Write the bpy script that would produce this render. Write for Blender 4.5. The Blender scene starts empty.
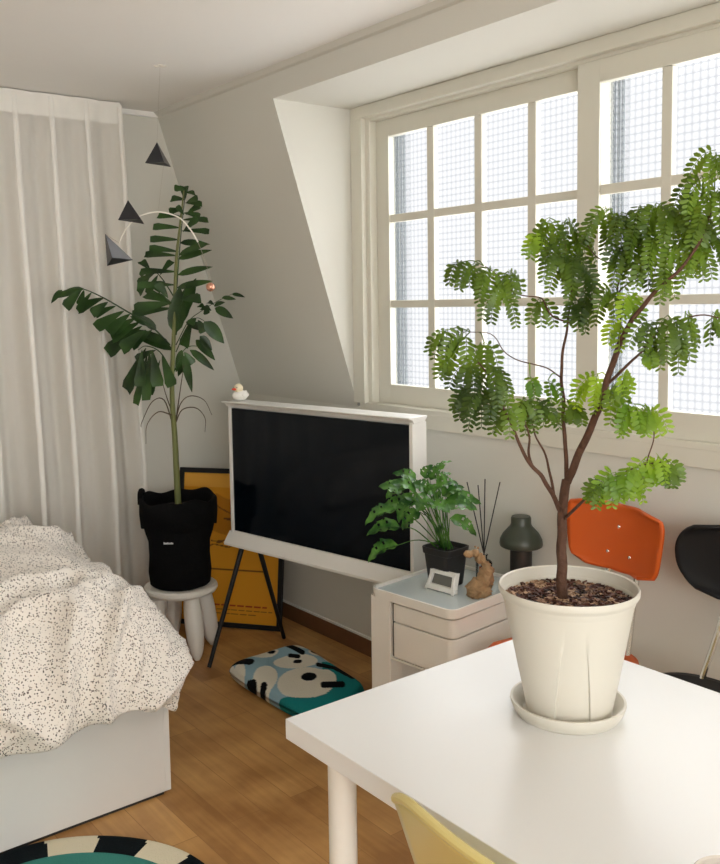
import bpy, math, random
from mathutils import Vector, Matrix, noise
sc = bpy.context.scene
col = sc.collection
PI = math.pi
R = math.radians

# ---------------------------------------------------------------- camera
F, CX, CY = 907.81, 333.98, 381.92            # focal length and principal point of the photograph, px
YAW, PIT, ROLL, CAMH = .65125, .08484, -.01682, 1.48
fw = Vector((math.sin(YAW)*math.cos(PIT), math.cos(YAW)*math.cos(PIT), -math.sin(PIT)))
r0 = Vector((math.cos(YAW), -math.sin(YAW), 0)); u0 = r0.cross(fw)
rt = r0*math.cos(ROLL) + u0*math.sin(ROLL); up = -r0*math.sin(ROLL) + u0*math.cos(ROLL)
CAM = Vector((0, 0, CAMH))
cd = bpy.data.cameras.new('camera'); cam = bpy.data.objects.new('camera', cd); col.objects.link(cam)
M = Matrix((rt, up, -fw)).transposed().to_4x4(); M.translation = CAM
cam.matrix_world = M
cd.sensor_fit = 'HORIZONTAL'; cd.sensor_width = 36; cd.lens = F/720*36
cd.shift_x = (360-CX)/720; cd.shift_y = (CY-432)/720
cd.clip_start = .05; cd.clip_end = 200
sc.camera = cam

# ---------------------------------------------------------------- world, light, exposure
w = bpy.data.worlds.new('sky'); sc.world = w; w.use_nodes = True
nt = w.node_tree; nt.nodes.clear()
wo = nt.nodes.new('ShaderNodeOutputWorld'); bg = nt.nodes.new('ShaderNodeBackground')
tc = nt.nodes.new('ShaderNodeTexCoord'); sx = nt.nodes.new('ShaderNodeSeparateXYZ')
rp = nt.nodes.new('ShaderNodeValToRGB')       # overcast sky: dim at the horizon, bright overhead
for q, (ps, c) in enumerate([(0, (.55, .54, .52)), (.39, (.55, .54, .52)), (.42, (.150, .151, .153)), (.63, (.150, .151, .153)), (.68, (.70, .70, .695)), (.88, (1, 1, .985))]):
    el = rp.color_ramp.elements[q] if q < 2 else rp.color_ramp.elements.new(ps)
    el.position = ps; el.color = c+(1,)
ma = nt.nodes.new('ShaderNodeMath'); ma.operation = 'MULTIPLY_ADD'; ma.inputs[1].default_value = .5; ma.inputs[2].default_value = .5
nt.links.new(tc.outputs['Generated'], sx.inputs[0]); nt.links.new(sx.outputs['Z'], ma.inputs[0]); nt.links.new(ma.outputs[0], rp.inputs[0])
r2 = nt.nodes.new('ShaderNodeValToRGB')      # brightness added to the rear sky lights the dormer; low sky ahead stays dim
r2.color_ramp.elements[0].position = .40; r2.color_ramp.elements[0].color = (.62, .62, .61, 1); r2.color_ramp.elements[1].position = .50; r2.color_ramp.elements[1].color = (0, 0, 0, 1)
mb_ = nt.nodes.new('ShaderNodeMath'); mb_.operation = 'MULTIPLY_ADD'; mb_.inputs[1].default_value = .5; mb_.inputs[2].default_value = .5
lg_ = nt.nodes.new('ShaderNodeMix'); lg_.data_type = 'RGBA'; lg_.blend_type = 'LIGHTEN'; lg_.inputs[0].default_value = 1
nt.links.new(sx.outputs['Y'], mb_.inputs[0]); nt.links.new(mb_.outputs[0], r2.inputs[0]); nt.links.new(rp.outputs[0], lg_.inputs[6]); nt.links.new(r2.outputs[0], lg_.inputs[7])
nt.links.new(lg_.outputs[2], bg.inputs['Color']); bg.inputs['Strength'].default_value = 8.0
nt.links.new(bg.outputs[0], wo.inputs[0])

def area(name, loc, rot, sxx, syy, power=0, portal=False, color=(1, 1, 1)):
    l = bpy.data.lights.new(name, 'AREA'); l.shape = 'RECTANGLE'; l.size = sxx; l.size_y = syy
    l.energy = power; l.color = color
    if portal: l.cycles.is_portal = True
    o = bpy.data.objects.new(name, l); o.location = loc; o.rotation_euler = rot; col.objects.link(o); return o
area('window_portal', (2.50, 1.77, 1.64), (0, R(90), 0), 1.15, 2.1, portal=True)
area('rear_fill', (-.35, -1.95, 1.45), (R(90), 0, R(0)), 2.3, 1.5, power=27, color=(.975, 1, .965))  # unseen fill light added behind the camera to brighten the room
sc.view_settings.view_transform = 'Standard'; sc.view_settings.look = 'None'
sc.view_settings.exposure = .06; sc.view_settings.gamma = 1; sc.view_settings.use_curve_mapping = False

# ---------------------------------------------------------------- pixel -> point of the photographed place
def ray(x, y): return fw + rt*((x-CX)/F) - up*((y-CY)/F)
def on(x, y, axis, v):
    i = 'xyz'.index(axis); d = ray(x, y); return CAM + d*((v-CAM[i])/d[i])
def onplane(x, y, P, n):
    d = ray(x, y); return CAM + d*((Vector(P)-CAM).dot(n)/d.dot(n))
HV = Vector((math.sin(YAW), math.cos(YAW), 0))
def at(x, y, P, off=0): return onplane(x, y, Vector(P)+HV*off, HV)

# ---------------------------------------------------------------- materials
def S(h):                                     # sRGB hex -> linear
    h = h.lstrip('#'); c = [int(h[i:i+2], 16)/255 for i in (0, 2, 4)]
    return tuple(x/12.92 if x <= .04045 else ((x+.055)/1.055)**2.4 for x in c) + (1,)
class Mt:
    def __init__(s, name):
        s.m = bpy.data.materials.new(name); s.m.use_nodes = True; s.t = s.m.node_tree
        s.b = s.t.nodes['Principled BSDF']; s.out = s.t.nodes['Material Output']
    def n(s, k, **kw):
        x = s.t.nodes.new(k)
        for a, v in kw.items():
            if a in ('ins',):
                for i, q in v.items(): x.inputs[i].default_value = q
            else: setattr(x, a, v)
        return x
    def l(s, a, b): s.t.links.new(a, b)
def simple(name, c, rough=.5, metal=0, var=.04, scale=8, bump=0, bscale=60, spec=.5, coat=0, sheen=0):
    a = Mt(name); c = S(c) if isinstance(c, str) else c
    tcn = a.n('ShaderNodeTexCoord'); nz = a.n('ShaderNodeTexNoise', ins={'Scale': scale, 'Detail': 4})
    mx = a.n('ShaderNodeMix', data_type='RGBA')
    a.l(tcn.outputs['Object'], nz.inputs['Vector'])
    mx.inputs[6].default_value = tuple(x*(1-var) for x in c[:3])+(1,); mx.inputs[7].default_value = tuple(min(1, x*(1+var)) for x in c[:3])+(1,)
    a.l(nz.outputs['Fac'], mx.inputs[0]); a.l(mx.outputs[2], a.b.inputs['Base Color'])
    a.b.inputs['Roughness'].default_value = rough; a.b.inputs['Metallic'].default_value = metal
    a.b.inputs['Specular IOR Level'].default_value = spec; a.b.inputs['Coat Weight'].default_value = coat
    a.b.inputs['Sheen Weight'].default_value = sheen
    if bump:
        n2 = a.n('ShaderNodeTexNoise', ins={'Scale': bscale, 'Detail': 6}); bp = a.n('ShaderNodeBump', ins={'Strength': bump, 'Distance': .01})
        a.l(tcn.outputs['Object'], n2.inputs['Vector']); a.l(n2.outputs['Fac'], bp.inputs['Height']); a.l(bp.outputs[0], a.b.inputs['Normal'])
    return a.m
WALL = simple('wall_paint', '#dad8cf', .85, var=.02, scale=2, bump=.06, bscale=25)
CEIL = simple('ceiling_paint', '#f4f2ee', .9, var=.015, scale=2, bump=.04, bscale=20)
TRIM = simple('window_paint', '#dcd9cc', .45, var=.02, scale=3)
WHITEP = simple('white_lacquer', '#efeeea', .32, var=.01, scale=3)
TABLE = simple('white_table_laminate', '#e7e7e6', .30, var=.01, scale=3)
LEGM = simple('table_leg_paint', '#e6e3dc', .4, var=.01)
BEDM = simple('bed_white_foil', '#d9d7d3', .5, var=.02)
PLAST = simple('white_plastic', '#ece8e0', .35, var=.015)
POTM = simple('white_pot_plastic', '#d9d4c8', .45, var=.02, scale=5, bump=.02, bscale=30)
TVW = simple('tv_white_shell', '#e6e4df', .3, var=.01)
SCREEN = simple('tv_screen_glass', (.0015, .0035, .0065, 1), .10, var=.0, spec=.22)
BLACKM = simple('black_metal', (.008, .008, .009, 1), .5, spec=.3)
BLACKF = simple('black_felt', (.006, .006, .0065, 1), .97, var=.3, bump=.4, bscale=150, spec=.1)
BLACKP = simple('black_plastic', (.012, .012, .013, 1), .5)
CHROME = simple('chrome', (.75, .74, .72, 1), .13, metal=1)
ORANGE = simple('orange_plywood', '#cf5a14', .42, var=.06, scale=5)
BLACKW = simple('black_plywood', (.010, .010, .011, 1), .5, spec=.25)
YELLOW = simple('pale_yellow_plastic', '#dccb86', .28, var=.03, scale=4, coat=.3)
GREEN = simple('dark_green_enamel', '#3b4136', .38, var=.05)
GREEND = simple('dark_green_stem', '#26211d', .4, var=.05)
BARK = simple('bark', '#553828', .8, var=.35, scale=60, bump=.5, bscale=120)
STEMG = simple('green_stem', '#6f7442', .6, var=.25, scale=20)
SOILD = simple('dark_soil', (.01, .008, .006, 1), .95, bump=.8, bscale=80)
MOBM = simple('dark_painted_steel', (.018, .018, .022, 1), .35)
MOBL = simple('silver_side', '#8d8f95', .4, metal=.3)
COPPER = simple('pink_copper', '#e0a58c', .22, metal=.7)
WIRE = simple('white_wire', '#efeae0', .5)
THREAD = simple('thread', '#a89f90', .8)
WALNUT = simple('carved_wood', '#a58560', .7, var=.6, scale=60, bump=.8, bscale=70)
DUCKW = simple('duck_white', '#f1efe9', .4)
DUCKY = simple('duck_yellow', '#f4e8c8', .4)
BEAK = simple('duck_orange', '#e5482a', .4)
AMBER = simple('amber_liquid', '#b5542c', .2)
LABELW = simple('white_print', '#d8d8d8', .6)
TAPE = simple('curtain_tape', '#edeae3', .8)
CUPM = simple('cup_glaze', '#cfc6bb', .25)
DARKGAP = simple('dark_gap', (.02, .018, .016, 1), .8)

def glassmat(name, tint=(1, 1, 1, 1), rough=.02, mixf=.15):
    a = Mt(name); tr = a.n('ShaderNodeBsdfTransparent'); gl = a.n('ShaderNodeBsdfGlossy', ins={'Roughness': rough})
    tr.inputs[0].default_value = tint; m = a.n('ShaderNodeMixShader'); fr = a.n('ShaderNodeFresnel', ins={'IOR': 1.45})
    ad = a.n('ShaderNodeMath', operation='ADD'); ad.inputs[1].default_value = mixf
    a.l(fr.outputs[0], ad.inputs[0]); a.l(ad.outputs[0], m.inputs[0]); a.l(tr.outputs[0], m.inputs[1]); a.l(gl.outputs[0], m.inputs[2])
    a.l(m.outputs[0], a.out.inputs[0]); return a.m
CLEAR = glassmat('clear_glass', mixf=.03)
TOPGLASS = simple('tray_glass', '#c3cdce', .1, spec=.7)

def window_glass():
    """Cast glass with raised square prisms: thick rims of each prism let less daylight through."""
    a = Mt('prism_pattern_glass')
    tcn = a.n('ShaderNodeTexCoord'); sp = a.n('ShaderNodeSeparateXYZ'); a.l(tcn.outputs['Object'], sp.inputs[0])
    def wave(sock, period, ph=0):
        m = a.n('ShaderNodeMath', operation='MULTIPLY'); m.inputs[1].default_value = 2*PI/period; a.l(sock, m.inputs[0])
        s = a.n('ShaderNodeMath', operation='SINE'); a.l(m.outputs[0], s.inputs[0]); return s.outputs[0]
    wy = wave(sp.outputs['Y'], .046); wz = wave(sp.outputs['Z'], .046)
    ab = []
    for s_ in (wy, wz):
        q = a.n('ShaderNodeMath', operation='ABSOLUTE'); a.l(s_, q.inputs[0]); p = a.n('ShaderNodeMath', operation='POWER'); p.inputs[1].default_value = .8
        a.l(q.outputs[0], p.inputs[0]); ab.append(p.outputs[0])
    mn = a.n('ShaderNodeMath', operation='MULTIPLY'); a.l(ab[0], mn.inputs[0]); a.l(ab[1], mn.inputs[1])
    rpn = a.n('ShaderNodeValToRGB'); rpn.color_ramp.elements[0].position = 0; rpn.color_ramp.elements[0].color = (.70, .71, .73, 1)
    rpn.color_ramp.elements[1].position = .45; rpn.color_ramp.elements[1].color = (.91, .91, .915, 1)
    a.l(mn.outputs[0], rpn.inputs[0])
    bp = a.n('ShaderNodeBump', ins={'Strength': .35, 'Distance': .004}); a.l(mn.outputs[0], bp.inputs['Height'])
    tr = a.n('ShaderNodeBsdfTransparent'); a.l(rpn.outputs[0], tr.inputs[0])
    rf = a.n('ShaderNodeBsdfRefraction', ins={'IOR': 1.15, 'Roughness': .0}); a.l(bp.outputs[0], rf.inputs['Normal']); rf.inputs[0].default_value = (.95, .96, .97, 1)
    gl = a.n('ShaderNodeBsdfGlossy', ins={'Roughness': .12}); a.l(bp.outputs[0], gl.inputs['Normal'])
    m1 = a.n('ShaderNodeMixShader', ins={0: .35}); a.l(tr.outputs[0], m1.inputs[1]); a.l(rf.outputs[0], m1.inputs[2])
    m2 = a.n('ShaderNodeMixShader', ins={0: .05}); a.l(m1.outputs[0], m2.inputs[1]); a.l(gl.outputs[0], m2.inputs[2])
    a.l(m2.outputs[0], a.out.inputs[0]); return a.m
PANE = window_glass()

def leafmat(name, c1, c2, trans=.35, rough=.4, scale=9):
    a = Mt(name); tcn = a.n('ShaderNodeTexCoord'); nz = a.n('ShaderNodeTexNoise', ins={'Scale': scale, 'Detail': 3}); a.l(tcn.outputs['Object'], nz.inputs['Vector'])
    r_ = a.n('ShaderNodeValToRGB'); r_.color_ramp.elements[0].position = .35; r_.color_ramp.elements[1].position = .65
    r_.color_ramp.elements[0].color = S(c1); r_.color_ramp.elements[1].color = S(c2); a.l(nz.outputs['Fac'], r_.inputs[0])
    a.l(r_.outputs[0], a.b.inputs['Base Color']); a.b.inputs['Roughness'].default_value = rough; a.b.inputs['Specular IOR Level'].default_value = .4
    tl = a.n('ShaderNodeBsdfTranslucent'); hs = a.n('ShaderNodeHueSaturation', ins={'Hue': .475, 'Saturation': 1.1, 'Value': 1.7}); a.l(r_.outputs[0], hs.inputs['Color']); a.l(hs.outputs[0], tl.inputs[0])
    m = a.n('ShaderNodeMixShader', ins={0: trans}); a.l(a.b.outputs[0], m.inputs[1]); a.l(tl.outputs[0], m.inputs[2]); a.l(m.outputs[0], a.out.inputs[0]); return a.m
LEAF1 = leafmat('feathery_leaf', '#304713', '#6c8b2a', .32)
LEAF1B = leafmat('feathery_leaf_young', '#527b20', '#98b83c', .42)
LEAF2 = leafmat('palm_leaf', '#1c3216', '#3a5a2a', .18, .34)
LEAF3 = leafmat('monstera_leaf', '#24501f', '#5f9140', .2, .22, 22)
DRY = simple('dry_frond', '#5a4c38', .8)

def floor_mat():
    a = Mt('oak_floorboards'); tcn = a.n('ShaderNodeTexCoord'); mp = a.n('ShaderNodeMapping'); mp.inputs['Rotation'].default_value = (0, 0, R(90))
    a.l(tcn.outputs['Object'], mp.inputs[0])
    br = a.n('ShaderNodeTexBrick', ins={'Scale': 1, 'Mortar Size': .0012, 'Mortar Smooth': .3, 'Brick Width': .92, 'Row Height': .105, 'Bias': .0})
    br.offset = .37; br.inputs['Color1'].default_value = (0, 0, 0, 1); br.inputs['Color2'].default_value = (1, 1, 1, 1); br.inputs['Mortar'].default_value = (.5, .5, .5, 1)
    a.l(mp.outputs[0], br.inputs['Vector'])
    mp2 = a.n('ShaderNodeMapping'); mp2.inputs['Scale'].default_value = (38, 2.2, 1); a.l(tcn.outputs['Object'], mp2.inputs[0])
    nz = a.n('ShaderNodeTexNoise', ins={'Scale': 1, 'Detail': 6, 'Roughness': .6, 'Distortion': .6}); a.l(mp2.outputs[0], nz.inputs['Vector'])
    n2 = a.n('ShaderNodeTexNoise', ins={'Scale': 5, 'Detail': 3}); a.l(tcn.outputs['Object'], n2.inputs['Vector'])
    r1 = a.n('ShaderNodeValToRGB'); cr = r1.color_ramp; cr.elements[0].position = .25; cr.elements[1].position = .75
    cr.elements[0].color = S('#986a3a'); cr.elements[1].color = S('#cb9c60')
    m = a.n('ShaderNodeMath', operation='MULTIPLY_ADD'); a.l(br.outputs['Color'], m.inputs[0]); m.inputs[1].default_value = .26
    s2 = a.n('ShaderNodeMath', operation='MULTIPLY_ADD'); a.l(nz.outputs['Fac'], s2.inputs[0]); s2.inputs[1].default_value = .5; a.l(n2.outputs['Fac'], s2.inputs[2])
    s3 = a.n('ShaderNodeMath', operation='SUBTRACT'); a.l(s2.outputs[0], s3.inputs[0]); s3.inputs[1].default_value = .40; a.l(s3.outputs[0], m.inputs[2])
    a.l(m.outputs[0], r1.inputs[0])
    mx = a.n('ShaderNodeMix', data_type='RGBA'); mx.inputs[7].default_value = S('#966a3c'); a.l(r1.outputs[0], mx.inputs[6]); a.l(br.outputs['Fac'], mx.inputs[0])
    a.l(mx.outputs[2], a.b.inputs['Base Color']); a.b.inputs['Roughness'].default_value = .42; a.b.inputs['Specular IOR Level'].default_value = .45
    return a.m
FLOOR = floor_mat()
SKIRT = simple('brown_skirting', '#6f4c31', .5, var=.15, scale=15)

def duvet_mat():
    a = Mt('speckled_cotton'); tcn = a.n('ShaderNodeTexCoord')
    base = S('#e6dfd6'); prev = None
    mixin = None
    for sc_, th, c in ((92, .21, '#241d1a'), (118, .21, '#8f7a68'), (104, .20, '#4a3d35'), (99, .19, '#2c2420')):
        v = a.n('ShaderNodeTexVoronoi', ins={'Scale': sc_, 'Randomness': 1}); a.l(tcn.outputs['Object'], v.inputs['Vector'])
        lt = a.n('ShaderNodeMath', operation='LESS_THAN'); lt.inputs[1].default_value = th; a.l(v.outputs['Distance'], lt.inputs[0])
        mx = a.n('ShaderNodeMix', data_type='RGBA'); mx.inputs[7].default_value = S(c)
        if prev is None: mx.inputs[6].default_value = base
        else: a.l(prev, mx.inputs[6])
        a.l(lt.outputs[0], mx.inputs[0]); prev = mx.outputs[2]
    a.l(prev, a.b.inputs['Base Color']); a.b.inputs['Roughness'].default_value = .9; a.b.inputs['Sheen Weight'].default_value = .2
    n2 = a.n('ShaderNodeTexNoise', ins={'Scale': 14, 'Detail': 5}); bp = a.n('ShaderNodeBump', ins={'Strength': .35, 'Distance': .03}); a.l(tcn.outputs['Object'], n2.inputs['Vector'])
    a.l(n2.outputs['Fac'], bp.inputs['Height']); a.l(bp.outputs[0], a.b.inputs['Normal'])
    return a.m
DUVET = duvet_mat()
def curtain_mat():
    a = Mt('sheer_curtain'); a.b.inputs['Base Color'].default_value = S('#f2eee7'); a.b.inputs['Roughness'].default_value = .9
    tcn = a.n('ShaderNodeTexCoord'); wv = a.n('ShaderNodeTexWave', ins={'Scale': 120}); a.l(tcn.outputs['Object'], wv.inputs['Vector'])
    bp = a.n('ShaderNodeBump', ins={'Strength': .05, 'Distance': .002}); a.l(wv.outputs['Fac'], bp.inputs['Height']); a.l(bp.outputs[0], a.b.inputs['Normal'])
    tl = a.n('ShaderNodeBsdfTranslucent'); tl.inputs[0].default_value = S('#e9e5dd'); m = a.n('ShaderNodeMixShader', ins={0: .35})
    a.l(a.b.outputs[0], m.inputs[1]); a.l(tl.outputs[0], m.inputs[2]); a.l(m.outputs[0], a.out.inputs[0]); return a.m
CURT = curtain_mat()
def attr_mat(name, rough=.85, bump=0, spec=.3, gain=1.0):
    a = Mt(name); at_ = a.n('ShaderNodeVertexColor'); at_.layer_name = 'print'; a.l(at_.outputs[0], a.b.inputs['Base Color'])
    a.b.inputs['Roughness'].default_value = rough; a.b.inputs['Specular IOR Level'].default_value = spec
    if bump:
        tcn = a.n('ShaderNodeTexCoord'); n2 = a.n('ShaderNodeTexNoise', ins={'Scale': 220}); b_ = a.n('ShaderNodeBump', ins={'Strength': bump, 'Distance': .006})
        a.l(tcn.outputs['Object'], n2.inputs['Vector']); a.l(n2.outputs['Fac'], b_.inputs['Height']); a.l(b_.outputs[0], a.b.inputs['Normal'])
    return a.m
PRINTF = attr_mat('woven_print', .95, .5, .1)
PRINTP = attr_mat('poster_print', .6)
def chips_mat():
    a = Mt('bark_chips'); oi = a.n('ShaderNodeTexCoord'); v = a.n('ShaderNodeTexVoronoi', ins={'Scale': 70}); a.l(oi.outputs['Object'], v.inputs['Vector'])
    r_ = a.n('ShaderNodeValToRGB'); r_.color_ramp.elements[0].color = S('#2b1610'); r_.color_ramp.elements[1].color = S('#b99878'); e = r_.color_ramp.elements.new(.55); e.color = S('#5d3325')
    sp = a.n('ShaderNodeSeparateColor'); a.l(v.outputs['Color'], sp.inputs[0]); a.l(sp.outputs[0], r_.inputs[0]); a.l(r_.outputs[0], a.b.inputs['Base Color']); a.b.inputs['Roughness'].default_value = .7; return a.m
CHIPS = chips_mat()

# ---------------------------------------------------------------- mesh helpers
def basis(rz): return Vector((math.cos(rz), math.sin(rz), 0)), Vector((-math.sin(rz), math.cos(rz), 0))
class MB:
    def __init__(s): s.v = []; s.f = []; s.c = None
    def add(s, vs, fs):
        o = len(s.v); s.v += [Vector(q) for q in vs]; s.f += [tuple(i+o for i in f) for f in fs]; return s
    def box(s, c, size, rz=0, rot=None):
        hx, hy, hz = [q/2 for q in size]; m = rot or Matrix.Rotation(rz, 3, 'Z'); c = Vector(c)
        vs = [c+m@Vector((x*hx, y*hy, z*hz)) for z in (-1, 1) for x, y in ((-1, -1), (1, -1), (1, 1), (-1, 1))]
        return s.add(vs, [(3, 2, 1, 0), (4, 5, 6, 7), (0, 1, 5, 4), (1, 2, 6, 5), (2, 3, 7, 6), (3, 0, 4, 7)])
    def quad(s, a, b, c, d): return s.add([a, b, c, d], [(0, 1, 2, 3)])
    def tube(s, pts, r, n=8, cap=True):
        pts = [Vector(p) for p in pts]; rr = r if isinstance(r, (list, tuple)) else [r]*len(pts)
        o = len(s.v); prev = None
        for i, p in enumerate(pts):
            t = (pts[min(i+1, len(pts)-1)]-pts[max(i-1, 0)]).normalized()
            if prev is None: a = t.orthogonal().normalized()
            else: a = (prev-t*prev.dot(t)).normalized()
            prev = a; b = t.cross(a)
            for k in range(n):
                th = 2*PI*k/n; s.v.append(p+(a*math.cos(th)+b*math.sin(th))*rr[i])
        for i in range(len(pts)-1):
            for k in range(n):
                k2 = (k+1) % n; s.f.append((o+i*n+k, o+i*n+k2, o+(i+1)*n+k2, o+(i+1)*n+k))
        if cap:
            s.f.append(tuple(o+k for k in reversed(range(n)))); s.f.append(tuple(o+(len(pts)-1)*n+k for k in range(n)))
        return s
    def lathe(s, prof, c, n=40, capb=True, capt=True, sq=None, tilt=None):
        c = Vector(c); o = len(s.v)
        for (r, z) in prof:
            for k in range(n):
                th = 2*PI*k/n; rr = r
                if sq: rr = r/((abs(math.cos(th))**sq+abs(math.sin(th))**sq)**(1/sq))
                q = Vector((rr*math.cos(th), rr*math.sin(th), z))
                s.v.append(c+(tilt@q if tilt else q))
        for i in range(len(prof)-1):
            for k in range(n):
                k2 = (k+1) % n; s.f.append((o+i*n+k, o+i*n+k2, o+(i+1)*n+k2, o+(i+1)*n+k))
        if capb: s.f.append(tuple(o+k for k in reversed(range(n))))
        if capt: s.f.append(tuple(o+(len(prof)-1)*n+k for k in range(n)))
        return s
    def ball(s, c, r, n=16, m=10, sc_=(1, 1, 1), rot=None):
        prof = []; c = Vector(c); o = len(s.v)
        for i in range(m+1):
            ph = PI*i/m
            for k in range(n):
                th = 2*PI*k/n; q = Vector((r*math.sin(ph)*math.cos(th)*sc_[0], r*math.sin(ph)*math.sin(th)*sc_[1], -r*math.cos(ph)*sc_[2]))
                s.v.append(c+(rot@q if rot else q))
        for i in range(m):
            for k in range(n):
                k2 = (k+1) % n; s.f.append((o+i*n+k, o+i*n+k2, o+(i+1)*n+k2, o+(i+1)*n+k))
        return s
    def prism(s, outline, d):
        """outline: list of points (planar), d: extrusion vector"""
        n = len(outline); d = Vector(d); o = [Vector(p) for p in outline]
        return s.add(o+[p+d for p in o], [tuple(reversed(range(n))), tuple(range(n, 2*n))]+[(i, (i+1) % n, (i+1) % n+n, i+n) for i in range(n)])
    def grid(s, nu, nv, fn, closed=False):
        o = len(s.v)
        for j in range(nv+1):
            for i in range(nu+1): s.v.append(Vector(fn(i/nu, j/nv)))
        for j in range(nv):
            for i in range(nu):
                a = o+j*(nu+1)+i; s.f.append((a, a+1, a+nu+2, a+nu+1))
        return s
    def build(s, name, mat, parent=None, smooth=True, bevel=0, seg=3, subsurf=0, solid=0, label=None, ang=35):
        base = WL.get(parent.name, Vector()) if parent else None
        if parent is None: base = Vector((0, 0, 0))
        me = bpy.data.meshes.new(name); me.from_pydata([tuple(v-base) for v in s.v], [], s.f); me.update(); me.validate()
        import bmesh
        bm = bmesh.new(); bm.from_mesh(me); bmesh.ops.remove_doubles(bm, verts=bm.verts, dist=1e-6)
        if s.c is None: bmesh.ops.recalc_face_normals(bm, faces=bm.faces)
        bm.to_mesh(me); bm.free()
        me.materials.append(mat); o = bpy.data.objects.new(name, me); col.objects.link(o)
        if parent: o.parent = parent; WL[o.name] = base
        else: WL[o.name] = base
        if solid: q = o.modifiers.new('solid', 'SOLIDIFY'); q.thickness = solid; q.offset = 0
        if bevel: q = o.modifiers.new('bevel', 'BEVEL'); q.width = bevel; q.segments = seg; q.limit_method = 'ANGLE'; q.angle_limit = R(40)
        if subsurf: q = o.modifiers.new('sub', 'SUBSURF'); q.levels = subsurf; q.render_levels = subsurf
        if smooth:
            for p in me.polygons: p.use_smooth = True
            try: me.set_sharp_from_angle(angle=R(ang))
            except Exception: pass
        if label: o['label'] = label
        return o
WL = {}
def thing(name, loc, label, cat, group=None):
    o = bpy.data.objects.new(name, None); o.empty_display_size = .05; col.objects.link(o); o.location = loc; WL[o.name] = Vector(loc)
    o['label'] = label; o['category'] = cat
    if group: o['group'] = group
    return o
def tag(o, label, cat, group=None):
    o['label'] = label; o['category'] = cat
    if group: o['group'] = group
    return o
def struct(o): o['kind'] = 'structure'; return o
def sempty(name, loc):
    o = bpy.data.objects.new(name, None); col.objects.link(o); o.location = loc; WL[o.name] = Vector(loc); o['kind'] = 'structure'; return o
def paint(o, fn):
    me = o.data; ca = me.color_attributes.new('print', 'FLOAT_COLOR', 'POINT')
    for i, v in enumerate(me.vertices): ca.data[i].color = fn(i, v.co)
def spline(pts, n=6):
    pts = [Vector(p) for p in pts]; out = []
    P = [pts[0]*2-pts[1]]+pts+[pts[-1]*2-pts[-2]]
    for i in range(1, len(P)-2):
        for k in range(n):
            t = k/n; a, b, c, d = P[i-1], P[i], P[i+1], P[i+2]
            out.append(.5*((2*b)+(c-a)*t+(2*a-5*b+4*c-d)*t*t+(3*b-3*c+d-a)*t**3))
    out.append(pts[-1]); return out

# ---------------------------------------------------------------- room shell
XW, YB, HC = 2.366, 3.85, 2.365        # window wall, curtain wall, ceiling
XL, YR = -1.9, -1.9                    # walls behind and left of the camera
XS, ZK = 1.94, 1.073                   # attic slope: top x, knee height
YD0, YD1, ZD = .62, 2.94, 2.266        # dormer
struct(MB().box(((XL+XW)/2, (YR+YB)/2, -.05), (XW-XL+.4, YB-YR+.4, .1)).build('floor', FLOOR, smooth=False))
struct(MB().box(((XL+XS)/2, (YR+YB)/2, HC+.05), (XS-XL+.6, YB-YR+.4, .1)).build('ceiling', CEIL, smooth=False))
struct(MB().box(((XL+XW)/2, YB+.05, HC/2), (XW-XL+.6, .1, HC+.2)).build('wall_back', WALL, smooth=False))
struct(MB().box((XL-.05, (YR+YB)/2, HC/2), (.1, YB-YR+.2, HC+.2)).build('wall_left', WALL, smooth=False))
mb = MB(); mb.box((XW/2+.95, YR-.05, HC/2), (2.3, .1, HC+.2)); mb.box((-1.75, YR-.05, HC/2), (.4, .1, HC+.2))
mb.box((-.45, YR-.05, .3), (2.3, .1, .8)); mb.box((-.45, YR-.05, HC-.05), (2.3, .1, .25))
struct(mb.build('wall_rear', WALL, smooth=False))
sl = (XS-XW)/(HC-ZK)                   # dx/dz of the slope
def xs(z): return XW+sl*(z-ZK)
mb = MB()                              # knee wall + slope + dormer cheeks + soffit, one plastered wall
T = .12
mb.box((XW+T/2, (YR+YB)/2, (ZK-.016)/2), (T, YB-YR, ZK-.016))
for y0, y1 in ((YD1, YB), (YR, YD0)):
    mb.prism([(XW, y0, ZK-.02), (XW+T, y0, ZK-.02), (XW+T, y0, HC+.1), (xs(HC), y0, HC+.1), (xs(HC), y0, HC), ], (0, y1-y0, 0))
# header over the dormer
mb.prism([(xs(ZD), YD0, ZD), (XW+.2, YD0, ZD), (XW+.2, YD0, HC+.1), (XS, YD0, HC+.1), (XS, YD0, HC)], (0, YD1-YD0, 0))
struct(mb.build('wall_right', WALL, smooth=False))
# crown along slope and along curtain wall, skirting
mb = MB(); mb.prism([(XS-.022, YR, HC), (XS+.01, YR, HC), (XS+.010, YR, HC-.022), (XS-.006, YR, HC-.016)], (0, YB-YR, 0))
struct(mb.build('trim_1', WALL, smooth=False))
mb = MB(); mb.box(((XL+XS)/2, YB-.008, HC-.011), (XS-XL, .016, .022)); struct(mb.build('trim_2', CEIL, smooth=False))
mb = MB(); mb.box((XW-.006, (YR+YB)/2, .035), (.012, YB-YR, .07)); struct(mb.build('baseboard_right', SKIRT, smooth=False))
mb = MB(); mb.box((XW-.004, (YR+YB)/2, .075), (.008, YB-YR, .009)); struct(mb.build('trim_3', WHITEP, smooth=False))
mb = MB(); mb.box(((XL+XW)/2, YB-.006, .04), (XW-XL-.02, .012, .075)); struct(mb.build('baseboard_back', SKIRT, smooth=False))

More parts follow.
